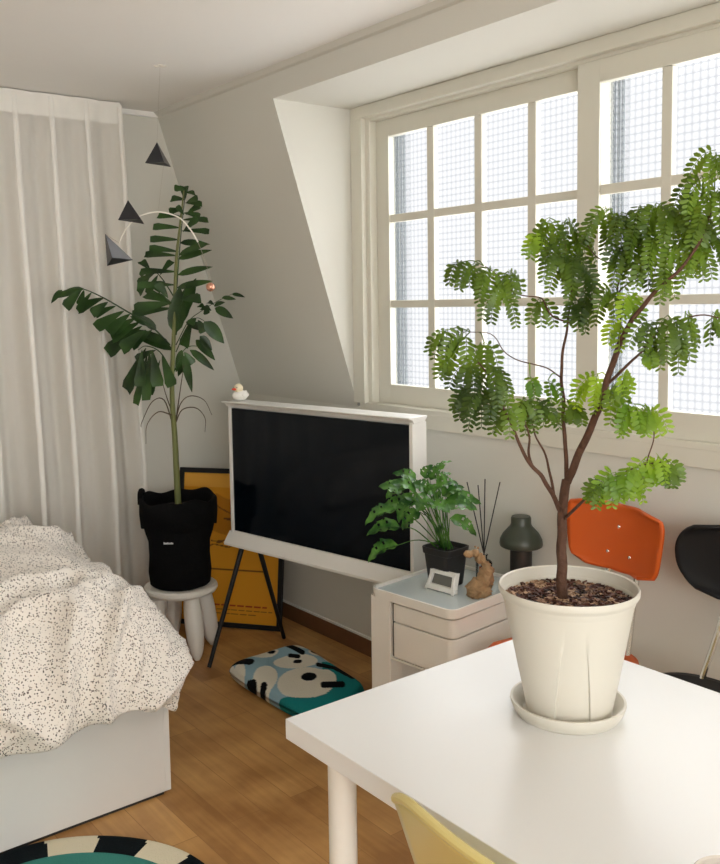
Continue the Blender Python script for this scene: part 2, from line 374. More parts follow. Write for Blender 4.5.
# ---------------------------------------------------------------- window
W = sempty('window_1', (XW, 1.75, ZK))
mb = MB(); mb.box((XW+.055, 2.893, (ZK+ZD)/2), (.11, .094, ZD-ZK)); mb.box((XW-.008, 2.905, (ZK+ZD)/2), (.03, .07, ZD-ZK))
mb.box((XW+.055, .68, (ZK+ZD)/2), (.11, .10, ZD-ZK))
mb.box((XW+.055, 1.78, 2.237), (.11, 2.13, .058)); mb.box((XW-.012, 1.78, 2.243), (.034, 2.25, .046))
mb.build('casing', TRIM, W, smooth=False, bevel=.003, seg=2)
mb = MB(); mb.box((XW+.05, 1.765, 1.066), (.13, 2.29, .022)); mb.box((XW-.006, 1.765, 1.03), (.016, 2.30, .055))
mb.build('window_sill', TRIM, W, smooth=False, bevel=.002, seg=2)
def sash(x, y0, y1, cols, name='sash'):
    m = MB(); z0, z1 = 1.077, 2.208; d = .032
    zr = [(1.155, 1.464), (1.493, 1.803), (1.833, 2.140)]
    # stiles and rails
    ys = sorted([c for cc in cols for c in cc]); ya, yb = ys[0], ys[-1]
    m.box((x+d/2, (y0+ya)/2, (z0+z1)/2), (d, ya-y0, z1-z0)); m.box((x+d/2, (yb+y1)/2, (z0+z1)/2), (d, y1-yb, z1-z0))
    m.box((x+d/2, (ya+yb)/2, (z0+1.155)/2), (d, yb-ya, 1.155-z0)); m.box((x+d/2, (ya+yb)/2, (z1+2.14)/2), (d, yb-ya, z1-2.14))
    o = m.build(name, TRIM, W, smooth=False, bevel=.002, seg=2)
    m = MB(); cs = sorted(cols)
    for a, b in zip(cs[:-1], cs[1:]): m.box((x+d/2+.001, (a[1]+b[0])/2, (1.155+2.14)/2), (d-.008, b[0]-a[1], 2.14-1.155))
    for (a, b), (c, e_) in zip(zr[:-1], zr[1:]): m.box((x+d/2+.0015, (ya+yb)/2, (b+c)/2), (d-.009, yb-ya, c-b))
    m.build('muntin', TRIM, o, smooth=False, bevel=.002, seg=2)
    m = MB(); m.box((x+d*.62, (ya+yb)/2, (1.15+2.145)/2), (.004, yb-ya+.01, .995)); m.build('glass', PANE, o, smooth=False)
sash(2.402, 1.755, 2.846, [(1.815, 2.03), (2.065, 2.275), (2.31, 2.52), (2.556, 2.772)][::1])
sash(2.366, .735, 1.83, [(1.538, 1.748), (1.292, 1.505), (1.047, 1.259), (.80, 1.014)])
# outer frame rails, plus thin bars added to imitate dark stripes refracted in the glass
YOUT = (2.826, 2.811, 2.795, 2.776, 2.755, 1.780, 1.768, 1.752, 1.736)
mb = MB()
for y in YOUT: mb.box((2.47, y, 1.64), (.010, .0045, 1.2))
mb.box((2.47, 1.75, 1.055), (.02, 2.3, .03)); mb.box((2.47, 1.75, 2.235), (.02, 2.3, .03))
mb.build('outer_frame_stripes', simple('grey_aluminium', '#4f5a60', .5), W, smooth=False)

# ---------------------------------------------------------------- curtain
Cn = thing('curtain', (1.2, 3.74, .02), 'floor-length sheer white curtain with vertical stitched pleats on back wall', 'curtain')
XC0, XC1 = .05, 1.702
def cx_(u, z):                                       # x along the rail, flaring towards the hem
    return XC0+(XC1-XC0)*u + (.055*u**2)*min(1, (2.35-z)/1.6)
def cy_(x, z):
    a = min(1, .12+(2.35-z)/1.6)
    ph = 2*PI*(x-1.249)/.1505
    return 3.735 - a*(.027*math.cos(ph) + .018*math.sin(ph*.5+1+z*.8) + .012*math.sin(ph*2.1+z*1.7)) - .012
def cf(u, v):
    z = .02+2.33*v; x = XC0+(XC1-XC0)*u; return (cx_(u, z), cy_(x, z), z)
MB().grid(260, 40, cf).build('curtain_panel', CURT, Cn, ang=180)
MB().grid(260, 2, lambda u, v: (cx_(u, 2.31), cy_(XC0+(XC1-XC0)*u, 2.33)-.003, 2.268+.092*v)).build('heading_tape', TAPE, Cn, ang=180)
x = 1.700
while x > XC0:
    m = MB(); u = (x-XC0)/(XC1-XC0); wd = .009
    def tf(a, v, u=u, x=x, wd=wd):
        z = .02+2.33*v; return (cx_(u, z)+(a-.5)*2*wd*(1.2-.0*v), cy_(x, z)-.004-.004*math.sin(a*PI), z)
    m.grid(4, 40, tf); m.build('pleat', TAPE, Cn, ang=180); x -= .1505

# ---------------------------------------------------------------- bed, duvet
Bd = thing('bed', (.3, 3.0, 0), 'white low storage bed with flat panel side under the speckled duvet', 'bed')
YF = 2.435
MB().box((.17, YF+.009, .152), (2.03, .018, .284)).build('side_panel', BEDM, Bd, smooth=False, bevel=.001)
mb = MB(); mb.box((1.194, (YF+3.6)/2, .155), (.018, 3.6-YF, .29)); mb.build('end_panel', BEDM, Bd, smooth=False, bevel=.001)
mb = MB(); mb.box((.17, 3.02, .16), (2.02, 1.12, .27)); mb.build('bed_base', BEDM, Bd, smooth=False)
MB().box((.17, YF+.02, .006), (2.02, .03, .012)).build('plinth', DARKGAP, Bd, smooth=False)
mb = MB(); mb.box((.17, 3.02, .395), (2.0, 1.12, .19)); mb.build('mattress', WHITEP, Bd, smooth=True, bevel=.04, seg=4)

def duvet():
    xa, xb, ya, yb = -.95, 1.02, 2.56, 3.32      # core rectangle
    top = .617
    def prof(d):                                  # sheet distance from core edge -> (outward, drop)
        Rr = .215; q = Rr*PI/2
        if d < q: a = d/Rr; return Rr*math.sin(a), Rr*(1-math.cos(a))
        return Rr+.008*math.sin((d-q)*30), Rr+(d-q)
    def fn(u, v):
        sx_ = -1.25+u*(1.02+.42+1.25); sy = 2.56-.42+v*(3.32+.30-(2.56-.42))
        cx_c = min(max(sx_, xa), xb); cyc = min(max(sy, ya), yb)
        dx, dy = sx_-cx_c, sy-cyc; d = math.hypot(dx, dy)
        o, dr = prof(min(d, .42)); 
        if d > 1e-6: nx, ny = dx/d, dy/d
        else: nx = ny = 0
        p = Vector((cx_c+nx*o, cyc+ny*o, top-dr))
        n = Vector((nx*min(1, d/.25), ny*min(1, d/.25), max(.0, 1-d/.3))).normalized() if d > 0 else Vector((0, 0, 1))
        q = Vector((sx_*1.0, sy*1.0, 0))
        w1 = noise.noise(Vector((sx_*2.1+3.1, sy*2.3, 1.7)))*.05
        P_ = p*1.0
        a = P_.x*.9+P_.y*1.2-P_.z*.6; b = -P_.x*1.2+P_.y*.8+P_.z*.5
        wz = noise.noise(P_*2.1+Vector((0, 4, 4)))*.9
        rg = 1-abs(noise.noise(Vector((a*1.6+wz, b*4.6+wz, P_.z*2+2.2))))*2.6
        rg2 = 1-abs(noise.noise(Vector((a*6.5+wz, b*2.6-wz, P_.z*3+7.7))))*2.4
        w2 = max(0, rg)**2*.050 + max(0, rg2)**2*.014 + noise.noise(P_*16)*.002 + noise.noise(P_*7)*.010
        puff = .05*math.exp(-((sx_-.75)/.35)**2-((sy-3.1)/.35)**2)+.03*math.exp(-((sx_-.2)/.5)**2-((sy-3.2)/.3)**2)
        hem = 0
        p = p+n*(w1+w2+puff)
        if d > .30:                               # hem height along the front and the foot of the bed
            k = (d-.30)/.12; p.z += k*(-.002+.062*max(0, min(1, (1.15-sx_)/1.0))+.014*math.sin(sx_*7.0+.9)+.03*noise.noise(Vector((sx_*4, sy*4, 9)))) 
        return p
    m = MB().grid(300, 190, fn); return m
tag(duvet().build('duvet', DUVET, None, ang=180, solid=.012), 'puffy crumpled off-white duvet printed with small dark specks on the bed', 'duvet')

# ---------------------------------------------------------------- round rug
RC = Vector((.676, 2.005, 0)); RR = .425
def rug():
    m = MB(); n = 360; rings = [0, .2, .4, .55, .62, .70, .76, .80, .84, .88, .92, .955, .985, 1.0]; m.c = []
    for j, rr in enumerate(rings):
        for k in range(n):
            th = 2*PI*k/n; z = .012 if rr < 1 else .002
            wob = 1+.006*math.sin(5*th+1)
            m.v.append(RC+Vector((RR*rr*wob*math.cos(th), RR*rr*wob*math.sin(th), z+.001)))
    for j in range(len(rings)-1):
        for k in range(n): m.f.append((j*n+k, j*n+(k+1) % n, (j+1)*n+(k+1) % n, (j+1)*n+k))
    o = m.build('round_rug', PRINTF, None, ang=180)
    black, cream, teal, teal2 = S('#0d1418'), S('#e0d6bb'), S('#3f8479'), S('#2f6f68')
    me = o.data
    ca = me.color_attributes.new('print', 'FLOAT_COLOR', 'CORNER')
    for p in me.polygons:
        c = p.center-RC; rr = math.hypot(c.x, c.y)/RR; th = (math.degrees(math.atan2(c.y, c.x))-14+2*math.sin(rr*9)) % 360
        colr = (black if int(th/20) % 2 else cream) if rr > .79 else teal
        for li in p.loop_indices: ca.data[li].color = colr
    return tag(o, 'round teal rug with black and cream block border beside the bed', 'rug')
rug()

# ---------------------------------------------------------------- framed poster
A = Vector((1.905, 3.775, 0)); B = Vector((2.228, 3.355, 0)); L = (B-A).length; du = (B-A)/L
nrm = Vector((-du.y, du.x, 0))                    # horizontally away from the camera
if nrm.dot(HV) < 0: nrm = -nrm
vup = (Vector((0, 0, 1))*.985+nrm*.17).normalized(); vn = du.cross(vup); 
if vn.dot(HV) < 0: vn = -vn
HP = .73
Pf = thing('framed_poster', A+(B-A)/2, 'tall black-framed orange-yellow poster leaning in the corner behind the television', 'poster')
def pq(a, b, d=0): return A+du*a+vup*b+vn*d+Vector((0, 0, .002))
mb = MB(); fwd = .022
for a0, a1, b0, b1 in ((0, L, 0, fwd), (0, L, HP-fwd, HP), (0, fwd, fwd, HP-fwd), (L-fwd, L, fwd, HP-fwd)):
    mb.prism([pq(a0, b0), pq(a1, b0), pq(a1, b1), pq(a0, b1)], vn*.02)
mb.build('frame', BLACKM, Pf, smooth=False, bevel=.001)
NU, NV = 130, 190
m = MB().grid(NU, NV, lambda u, v: pq(fwd+(L-2*fwd)*u, fwd+(HP-2*fwd)*v, .008)); m.c = 1
po = m.build('poster_sheet', PRINTP, Pf, ang=180)
base, dark, line, red, lite = S('#d9951f'), S('#bd7a12'), S('#6d4510'), S('#a33a12'), S('#e3a742')
def segd(px, py, ax, ay, bx, by):
    vx, vy = bx-ax, by-ay; t = max(0, min(1, ((px-ax)*vx+(py-ay)*vy)/(vx*vx+vy*vy))); return math.hypot(px-ax-vx*t, py-ay-vy*t)
rnd = random.Random(5)
segs = []
px_, py_ = .35, .78
for k in range(46):                               # wandering outline of the printed map-like figure
    nx, ny = px_+rnd.uniform(-.16, .17), py_-rnd.uniform(-.02, .035)
    nx = min(.95, max(.08, nx)); segs.append((px_, py_, nx, ny)); px_, py_ = nx, ny
def pcol(i, co):
    u, v = (i % (NU+1))/NU, (i//(NU+1))/NV
    c = base
    if v > .90: c = lite
    if .40 < v < .86 and (u-.55)**2/.20+(v-.80)**2/.05 < 1 and v < .86+.04*math.sin(u*9): c = dark
    if v > .93 and abs(v-.955) < .004 and .5 < u < .85: c = line
    if min(segd(u, v*1.5, s_[0], s_[1]*1.5, s_[2], s_[3]*1.5) for s_ in segs) < .006: c = line
    if abs(v-.66) < .004 and .5 < u < .95: c = line
    if abs(v-.35) < .003 and .1 < u < .9: c = line
    if abs(v-.115) < .006 and .35 < u < .9 and int(u*60) % 5: c = red
    if abs(v-.085) < .003 and .25 < u < .95 and int(u*80) % 6: c = line
    if abs(v-.06) < .003 and .25 < u < .8 and int(u*80) % 7: c = line
    return c
paint(po, pcol)

# ---------------------------------------------------------------- television on its legs
TH = R(10); p0 = Vector((1.92, 3.25, 0)); tw = Vector((math.sin(TH), -math.cos(TH), 0)); td = Vector((math.cos(TH), math.sin(TH), 0))
Z0, Z1, TL = .486, 1.09, .966
TV = thing('television', p0+tw*TL/2+td*.06, 'large television in thick white frame standing on black splayed legs', 'television')
def tp(a, d, z): return p0+tw*a+td*d+Vector((0, 0, z))
def tbox(mb, a0, a1, d0, d1, z0, z1):
    mb.prism([tp(a0, d0, z0), tp(a1, d0, z0), tp(a1, d1, z0), tp(a0, d1, z0)], (0, 0, z1-z0)); return mb
mb = MB()
# I-shaped shell: flaring shelf on top and bottom, thin waist
def rail(zs, up_):
    prof = [(-.024, 0), (.080, 0), (.080, .006), (.074, .012), (.066, .020), (.004, .024), (-.004, .012), (-.024, .005)] if not up_ else [(-.030, 0), (.100, 0), (.100, .008), (.085, .016), (.07, .03), (.004, .055), (-.030, .010)]
    s_ = 1 if up_ else -1
    pts = [tp(-.014, d, zs+s_*z) for d, z in prof]
    mb.prism(pts, tw*(TL+.018))
rail(Z0, True); rail(Z1, False)
tbox(mb, 0, .016, .0, .08, Z0+.02, Z1-.02); tbox(mb, TL-.016, TL, 0, .08, Z0+.02, Z1-.02)
tbox(mb, .016, TL-.016, .02, .07, Z0+.02, Z1-.02)
mb.build('frame', TVW, TV, bevel=.004)
mb = MB(); tbox(mb, .016, TL-.016, .006, .02, Z0+.058, Z1-.03); mb.build('screen', SCREEN, TV, smooth=False, bevel=.002)
mb = MB(); tbox(mb, .014, TL-.014, .0035, .012, Z0+.045, Z0+.058); mb.build('lower_bezel', TVW, TV, smooth=False)
for a in (.05, TL-.05):
    for sgn in (-1, 1):
        top = tp(a, .06+sgn*.04, Z0); ft = tp(a-.03 if a < .5 else a+.03, .06+sgn*.215, .004)
        MB().tube([ft, top], [.0085, .011], 10).build('leg', BLACKM, TV)
mb = MB(); c = tp(TL-.30, -.0225, Z0+.012)
# ---------------------------------------------------------------- rubber duck
dk = tp(.045, .03, Z1)
D = thing('toy_duck', dk, 'small white toy duck with orange beak on top of the television', 'toy duck')
fx = -tw*.2-td; fx.normalize()
rotd = Matrix((-td, tw, Vector((0, 0, 1)))).transposed()
MB().ball(dk+Vector((0, 0, .022)), .030, 24, 14, (1.15, .95, .75), rotd).build('body', DUCKW, D, ang=180)
MB().ball(dk+Vector((0, 0, .053))-td*.008, .0195, 20, 12, (1, 1, 1)).build('head', DUCKY, D, ang=180)
MB().ball(dk+Vector((0, 0, .050))-td*.027+tw*-.004, .0095, 14, 8, (1.1, 1.2, .55), rotd).build('beak', BEAK, D, ang=180)
MB().tube([dk+Vector((0, 0, .028))+td*.024, dk+Vector((0, 0, .040))+td*.036], [.014, .003], 12).build('tail', DUCKW, D)
for s_ in (-1, 1): MB().ball(dk+Vector((0, 0, .057))-td*.024+tw*.009*s_, .0022, 8, 6).build('eye', BLACKP, D, ang=180)
for s_ in (-1, 1): MB().ball(dk+Vector((0, 0, .026))+tw*.026*s_+td*.006, .017, 14, 8, (1.1, .35, .7), rotd).build('wing', DUCKW, D, ang=180)

# ---------------------------------------------------------------- stool
SC = Vector((1.777, 3.44, 0))
St = thing('stool', SC, 'small white round plastic stool under the black fabric plant bag', 'stool')
MB().lathe([(.02, .262), (.135, .264), (.150, .270), (.157, .281), (.155, .292), (.146, .299), (.10, .301), (.001, .301)], SC, 48).build('seat', PLAST, St)
legp = [on(199, 655, 'z', .0), on(214, 637, 'z', 0)]
for ang_ in (-92, -8, 82, 172):
    a_ = R(ang_); d = Vector((math.cos(a_), math.sin(a_), 0)); 
    pts = [SC+d*.092+Vector((0, 0, .268)), SC+d*.100+Vector((0, 0, .24)), SC+d*.112+Vector((0, 0, .17)), SC+d*.125+Vector((0, 0, .09)), SC+d*.134+Vector((0, 0, .03)), SC+d*.137+Vector((0, 0, .002))]
    MB().tube(spline(pts, 4), [.027, .029, .031, .033, .035, .0365, .0375, .0385, .039, .039, .0385, .0375, .036, .034, .0315, .0285, .025, .021, .017, .014, .010], 18).build('leg', PLAST, St)

# ---------------------------------------------------------------- palm in black felt bag
PB = SC+Vector((0, 0, .302))
Pm = thing('potted_palm', PB, 'tall dark green palm in a black fabric grow bag standing on the white stool', 'potted plant')
mb = MB(); n = 64
prof = [(.118, 0.004), (.126, .012), (.130, .06), (.124, .13), (.126, .19), (.140, .23), (.150, .27), (.153, .33), (.154, .375)]
vs = []
for i, (r_, z) in enumerate(prof):
    for k in range(n):
        th = 2*PI*k/n; rr = r_*(1+.03*noise.noise(Vector((math.cos(th)*2, math.sin(th)*2, z*14)))+.012*math.sin(7*th+z*30)*(z/.4))
        zz = z+(.007*math.sin(3*th+.8)+.006*math.sin(7*th) if i == len(prof)-1 else 0)
        vs.append(PB+Vector((rr*math.cos(th), rr*math.sin(th), zz)))
fs = [(i*n+k, i*n+(k+1) % n, (i+1)*n+(k+1) % n, (i+1)*n+k) for i in range(len(prof)-1) for k in range(n)]+[tuple(reversed(range(n)))]
mb.add(vs, fs); bag = mb.build('grow_bag', BLACKF, Pm, solid=.008, ang=180)
# folded over cuff and a side handle
mb = MB(); cuff = []
for i, (r_, z) in enumerate([(.157, .375), (.161, .368), (.162, .32), (.157, .262)]):
    for k in range(n):
        th = 2*PI*k/n; cuff.append(PB+Vector((r_*math.cos(th), r_*math.sin(th), z+(.007*math.sin(3*th+.8)+.006*math.sin(7*th) if i < 2 else .010*math.sin(4*th)))))
mb.add(cuff, [(i*n+k, i*n+(k+1) % n, (i+1)*n+(k+1) % n, (i+1)*n+k) for i in range(3) for k in range(n)]); mb.build('cuff', BLACKF, bag, solid=.006, ang=180)
hd = -rt; hd = Vector((hd.x, hd.y, 0)).normalized(); hp = Vector((-hd.y, hd.x, 0))
mb = MB(); mb.tube(spline([PB+hd*.156+hp*-.03+Vector((0, 0, .35)), PB+hd*.156+hp*-.028+Vector((0, 0, .392)), PB+hd*.158+hp*.0+Vector((0, 0, .402)), PB+hd*.156+hp*.028+Vector((0, 0, .392)), PB+hd*.156+hp*.03+Vector((0, 0, .35))], 5), .011, 8); mb.build('handle', BLACKF, bag)
MB().lathe([(.001, .325), (.10, .327), (.146, .320)], PB, 40, False, False).build('soil', SOILD, Pm)
# white printed mark on the bag: a short word-like row of strokes
fr = -HV; lc = PB+fr*.137+rt.normalized()*-.022+Vector((0, 0, .205)); lr = Vector((rt.x, rt.y, 0)).normalized()
mb = MB()
for k, (a, h) in enumerate([(-.019, .008), (-.014, .006), (-.009, .006), (-.004, .008), (.001, .006), (.006, .006), (.011, .008), (.016, .006)]):
    mb.prism([lc+lr*a, lc+lr*(a+.0036), lc+lr*(a+.0036)+Vector((0, 0, h)), lc+lr*a+Vector((0, 0, h))], fr*.004)
mb.build('printed_mark', LABELW, bag, smooth=False, label='small white printed mark')
PP = PB.copy()
def pp(x, y, off=0): return at(x, y, PP, off)
rnd = random.Random(11)
stem = spline([pp(181, 530), pp(178, 500), pp(175, 440), pp(172, 390), pp(174, 330), pp(176, 265), pp(180, 225), pp(184, 190)], 5)
MB().tube(stem, [.0155-.0125*(k/35) for k in range(len(stem))], 10).build('stem', STEMG, Pm)
def blade(mb, a, b, wd, drop=.01, rag=.0, nseg=7, fold=.25, ref=None):
    """lance-shaped leaflet from a to b, ragged tip when rag > 0"""
    a, b = Vector(a), Vector(b); ax = (b-a); Ln = ax.length
    side = ax.cross(ref or (-HV+Vector((0, 0, .5)))).normalized(); nn = side.cross(ax).normalized()
    o = len(mb.v)
    for i in range(nseg+1):
        t = i/nseg; wv = math.sin(PI*min(1, t**.75*.98+.02))**.8 if not rag else (t**.7 if t < .8 else 1-.25*(t-.8)/.2)
        wv = max(wv, .04)*wd/2
        c = a+ax*t-Vector((0, 0, 1))*drop*4*t*t*.25+Vector((0, 0, 1))*0
        jag = rag*Ln*.12*(rnd.random()-.3) if (rag and t > .75) else 0
        mb.v += [c-side*wv+nn*wv*fold+ax.normalized()*jag, c, c+side*wv+nn*wv*fold-ax.normalized()*jag*.7]
    for i in range(nseg):
        q = o+i*3; mb.f += [(q, q+1, q+4, q+3), (q+1, q+2, q+5, q+4)]
def frond(rach, leaves, off=0, r=.0032, mat=LEAF2):
    mb = MB(); pts = [pp(x, y, off*(i/(max(1, len(rach)-1)))) for i, (x, y) in enumerate(rach)]; sp_ = spline(pts, 5)
    mb.tube(sp_, [r*(1-.6*k/len(sp_)) for k in range(len(sp_))], 6)
    for (x0, y0, x1, y1, wpx, rag) in leaves:
        # depth of the leaflet's root = that of the nearest point of the rachis
        best = min(range(len(rach)), key=lambda i: (rach[i][0]-x0)**2+(rach[i][1]-y0)**2); o_ = off*best/max(1, len(rach)-1)
        a = pp(x0, y0, o_); b = pp(x1, y1, o_+rnd.uniform(-.05, .05)); blade(mb, a, b, wpx*.0045, .01, rag, fold=rnd.uniform(.1, .4))
    mb.build('frond', mat, Pm, ang=180)
def pair_rows(rach, n, ln, wd, down=.6, rag=.4, t0=.2, sides=(1, -1)):
    out = []; P2 = spline([Vector((x, y, 0)) for x, y in rach], 8)
    for i in range(n):
        t = t0+(1-t0)*i/max(1, n-1); k = min(len(P2)-2, int(t*(len(P2)-1))); p = P2[k]; tg = (P2[k+1]-p).normalized()
        for s_ in sides:
            d = (tg*.75+Vector((-tg.y, tg.x, 0))*s_*.8+Vector((0, down, 0))).normalized(); l = ln*(1-.35*abs(t-.5))*rnd.uniform(.85, 1.15)
            out.append((p.x, p.y, p.x+d.x*l, p.y+d.y*l, wd*rnd.uniform(.85, 1.15), rag))
    return out
# crown spear with side leaflets
sp1 = [(175, 325), (177, 285), (180, 245), (184, 205), (187, 186)]
lv = []
for y, x, l1, l2 in ((190, 186, 12, 9), (200, 185, 14, 17), (210, 183, 14, 17), (217, 182, 24, 26), (228, 181, 28, 28), (240, 180, 30, 30), (252, 179, 30, 30), (256, 178, 33, 34), (272, 178, 38, 35), (285, 177, 40, 36)):
    up_ = rnd.uniform(-4, 3)
    lv.append((x, y, x-l1, y-3+up_, 8.5, .5)); lv.append((x, y+3, x+l2, y-8+up_ if y > 245 else y+2+up_, 7.5, 0 if y > 235 else .5))
lv += [(185, 200, 184, 184, 10, .6), (186, 203, 198, 196, 8, .5), (184, 215, 176, 204, 7, .5), (186, 215, 199, 204, 8, .6), (183, 232, 198, 216, 9, .4)]
frond(sp1, lv, .0)
frond([(176, 335), (181, 305), (186, 283)], [(175, 333, 180, 284, 17, 0), (178, 320, 196, 276, 15, 0), (180, 300, 201, 297, 12, .4), (178, 325, 190, 300, 10, 0)], -.06)
# left long frond with large hanging ragged leaflets
frond([(170, 345), (150, 325), (128, 312), (100, 296), (78, 288), (60, 292)],
      [(62, 290, 51, 301, 6, 0), (84, 289, 54, 296, 8, 0), (82, 289, 66, 306, 13, .9), (84, 290, 80, 303, 9, .9), (92, 292, 78, 309, 8, .9), (104, 298, 79, 307, 13, .9), (108, 302, 92, 312, 12, .9), (116, 306, 96, 313, 9, .8),
       (124, 311, 96, 326, 14, .9), (130, 314, 108, 330, 14, .9), (136, 318, 116, 329, 11, .9), (142, 326, 108, 351, 17, .9), (146, 330, 122, 348, 15, .8), (140, 322, 112, 337, 13, .9), (152, 330, 132, 345, 12, .8)], -.10, .004)
# left upper mid leaves
frond([(176, 300), (160, 276), (146, 266)], [(150, 270, 141, 259, 9, .8), (148, 268, 141, 275, 9, .8), (155, 273, 138, 283, 11, .8), (150, 277, 139, 291, 10, .8), (158, 275, 148, 292, 9, .7), (160, 275, 172, 259, 8, .3), (165, 282, 150, 284, 8, .6)], .08)
frond([(176, 318), (164, 296), (150, 292)], [(172, 303, 134, 308, 14, .6), (174, 308, 132, 312, 10, .5), (160, 293, 150, 280, 9, .5), (168, 298, 157, 281, 10, .5), (172, 303, 146, 292, 12, .5)], -.04)
frond([(174, 352), (158, 332), (142, 320)], [(150, 325, 130, 314, 8, 0), (156, 330, 138, 312, 8, 0), (170, 345, 132, 327, 9, 0), (172, 350, 130, 332, 8, 0), (165, 340, 148, 336, 10, .4)], .04)
# hanging leaves low left
frond([(172, 372), (160, 352), (146, 346), (138, 350)], [(146, 348, 127, 388, 14, .5), (142, 350, 140, 384, 12, .6), (152, 350, 158, 384, 13, .6), (156, 350, 136, 358, 10, .3), (150, 350, 146, 398, 10, .5), (148, 352, 136, 402, 8, .2), (162, 356, 172, 384, 12, .5), (160, 360, 150, 392, 8, .4)], -.08)
# right side
frond([(176, 345), (188, 322), (200, 312), (216, 302), (232, 294)], [(205, 308, 199, 303, 7, .3), (214, 305, 208, 300, 6, .2), (215, 308, 233, 316, 9, 0), (214, 306, 225, 300, 5, 0), (222, 298, 236, 297, 5, 0), (232, 294, 245, 295, 4, 0), (200, 310, 210, 306, 8, .2), (205, 307, 207, 312, 7, .3)], .05, .0022)
frond([(176, 352), (186, 330), (196, 318), (206, 322)], [(204, 322, 224, 341, 13, 0), (196, 318, 190, 322, 9, .4), (198, 320, 204, 330, 10, .2), (192, 320, 184, 344, 12, .3), (188, 326, 210, 324, 7, 0), (186, 322, 200, 328, 7, 0)], -.05, .0024)
frond([(174, 372), (184, 350), (196, 346), (206, 352)], [(196, 340, 215, 358, 9, 0), (190, 350, 214, 368, 8, 0), (184, 352, 192, 362, 10, .2), (186, 356, 178, 374, 9, 0), (184, 356, 192, 390, 8, 0), (200, 336, 212, 348, 8, 0), (182, 350, 176, 370, 7, 0)], .03, .0024)
# dry leafless stalks low on the stem
for pts in ([(174, 430), (180, 405), (190, 396), (204, 400), (212, 415)], [(175, 425), (182, 410), (196, 408), (205, 418), (205, 432)], [(173, 425), (164, 400), (152, 402), (142, 422), (141, 427)], [(172, 415), (158, 412), (147, 425), (146, 444)],
            [(175, 420), (166, 395), (160, 372)], [(176, 420), (181, 385), (184, 365)]):
    q = spline([pp(x, y, rnd.uniform(-.03, .03)) for x, y in pts], 5); MB().tube(q, [.003*(1-.7*k/len(q)) for k in range(len(q))], 6).build('stalk', DRY, Pm)

# ---------------------------------------------------------------- hanging mobile
hk = Vector((1.577, 3.087, HC))
Mo = thing('hanging_mobile', hk, 'hanging mobile of dark pyramids, white wire arc and small copper ball near curtain', 'mobile')
def mp_(x, y, off=0): return at(x, y, hk, off)
def pyramid(pts, offs, mats=MOBM):
    v = [mp_(x, y, o) for (x, y), o in zip(pts, offs)]
    MB().add(v, [(0, 1, 2), (0, 2, 3), (0, 3, 1), (1, 3, 2)]).build('pyramid', MOBM, Mo, smooth=False)
pyramid([(157, 142), (145, 163), (164, 162), (171, 167)], [0, -.05, -.05, .05])
pyramid([(128, 200), (118, 220), (141, 219), (144, 224)], [0, -.05, -.04, .05])
v = [mp_(105, 234, .0), mp_(107, 266, -.02), mp_(133, 260, -.01), mp_(112, 258, -.08)]
py = MB().add(v, [(0, 1, 3), (0, 3, 2), (1, 2, 3), (0, 2, 1)]).build('pyramid', MOBM, Mo, smooth=False)
q0, q1, q2 = v[0], v[3], v[2]; nn = (q1-q0).cross(q2-q0).normalized(); nn = nn if nn.dot(CAM-q0) > 0 else -nn
MB().prism([q0*.97+(q1+q2)*.015, q1*.97+(q0+q2)*.015, q2*.97+(q1+q0)*.015], nn*.0012).build('pale_face', MOBL, py, smooth=False, label='pale grey side')
arc = spline([mp_(119, 243), mp_(126, 229), mp_(138, 217), mp_(158, 212), mp_(178, 217), mp_(190, 229), mp_(198, 242)], 6)
MB().tube(arc, .0028, 8).build('wire_arc', WIRE, Mo)
MB().tube([mp_(198, 242), mp_(205, 260), mp_(211, 281)], .0008, 6).build('thread', THREAD, Mo)
MB().ball(mp_(210.5, 287), .017, 18, 12).build('ball', COPPER, Mo, ang=180)
MB().tube([hk, mp_(157, 142)], .0003, 5).build('thread', THREAD, Mo)
MB().tube([mp_(164, 162), mp_(158, 212)], .0003, 5).build('thread', THREAD, Mo)
MB().tube([mp_(138, 217), mp_(128, 200)], .0003, 5).build('thread', THREAD, Mo)
MB().tube([mp_(105, 234), mp_(119, 243)], .0006, 5).build('thread', THREAD, Mo)
mb = MB(); 
for s_ in (-1, 1): mb.tube(spline([hk+Vector((.0, 0, -.001)), hk+rt*.012*s_+Vector((0, 0, -.006)), hk+rt*.022*s_+Vector((0, 0, -.002))], 4), .003, 6)
mb.lathe([(.012, -.004), (.012, 0)], hk, 16); mb.build('ceiling_hook', WIRE, Mo)

# ---------------------------------------------------------------- floor cushion
cc = [on(222, 668, 'z', .05), on(297, 645, 'z', .05), on(372, 690, 'z', .05), on(302, 716, 'z', .05)]
N = 110
cen = sum(cc, Vector())/4
def cush(u, v, s_):
    p = cc[0]*(1-u)*(1-v)+cc[1]*u*(1-v)+cc[2]*u*v+cc[3]*(1-u)*v
    e_ = (1-abs(2*u-1)**8)*(1-abs(2*v-1)**8); t = .040*max(0, e_)**.45
    q = cen+(p-cen)*(1-.10*(abs(2*u-1)*abs(2*v-1))**3)
    q.z = .0415+s_*t+(.004*math.sin(u*9)*math.sin(v*7) if s_ > 0 else 0); return q
mb = MB(); mb.c = 1; mb.grid(N, N, lambda u, v: cush(u, v, 1)); n1 = len(mb.v); mb.grid(N, N, lambda u, v: cush(u, v, -1))
cu = MB.build(mb, 'floor_cushion', PRINTF, None, ang=180)
blue, cream, blk, teal = S('#8fb0be'), S('#ddd8c8'), S('#0d1014'), S('#1d7b7c')
SX, SY = (75, -23), (80, 48)                      # pattern drawn in a skewed sheet, units along the two sides
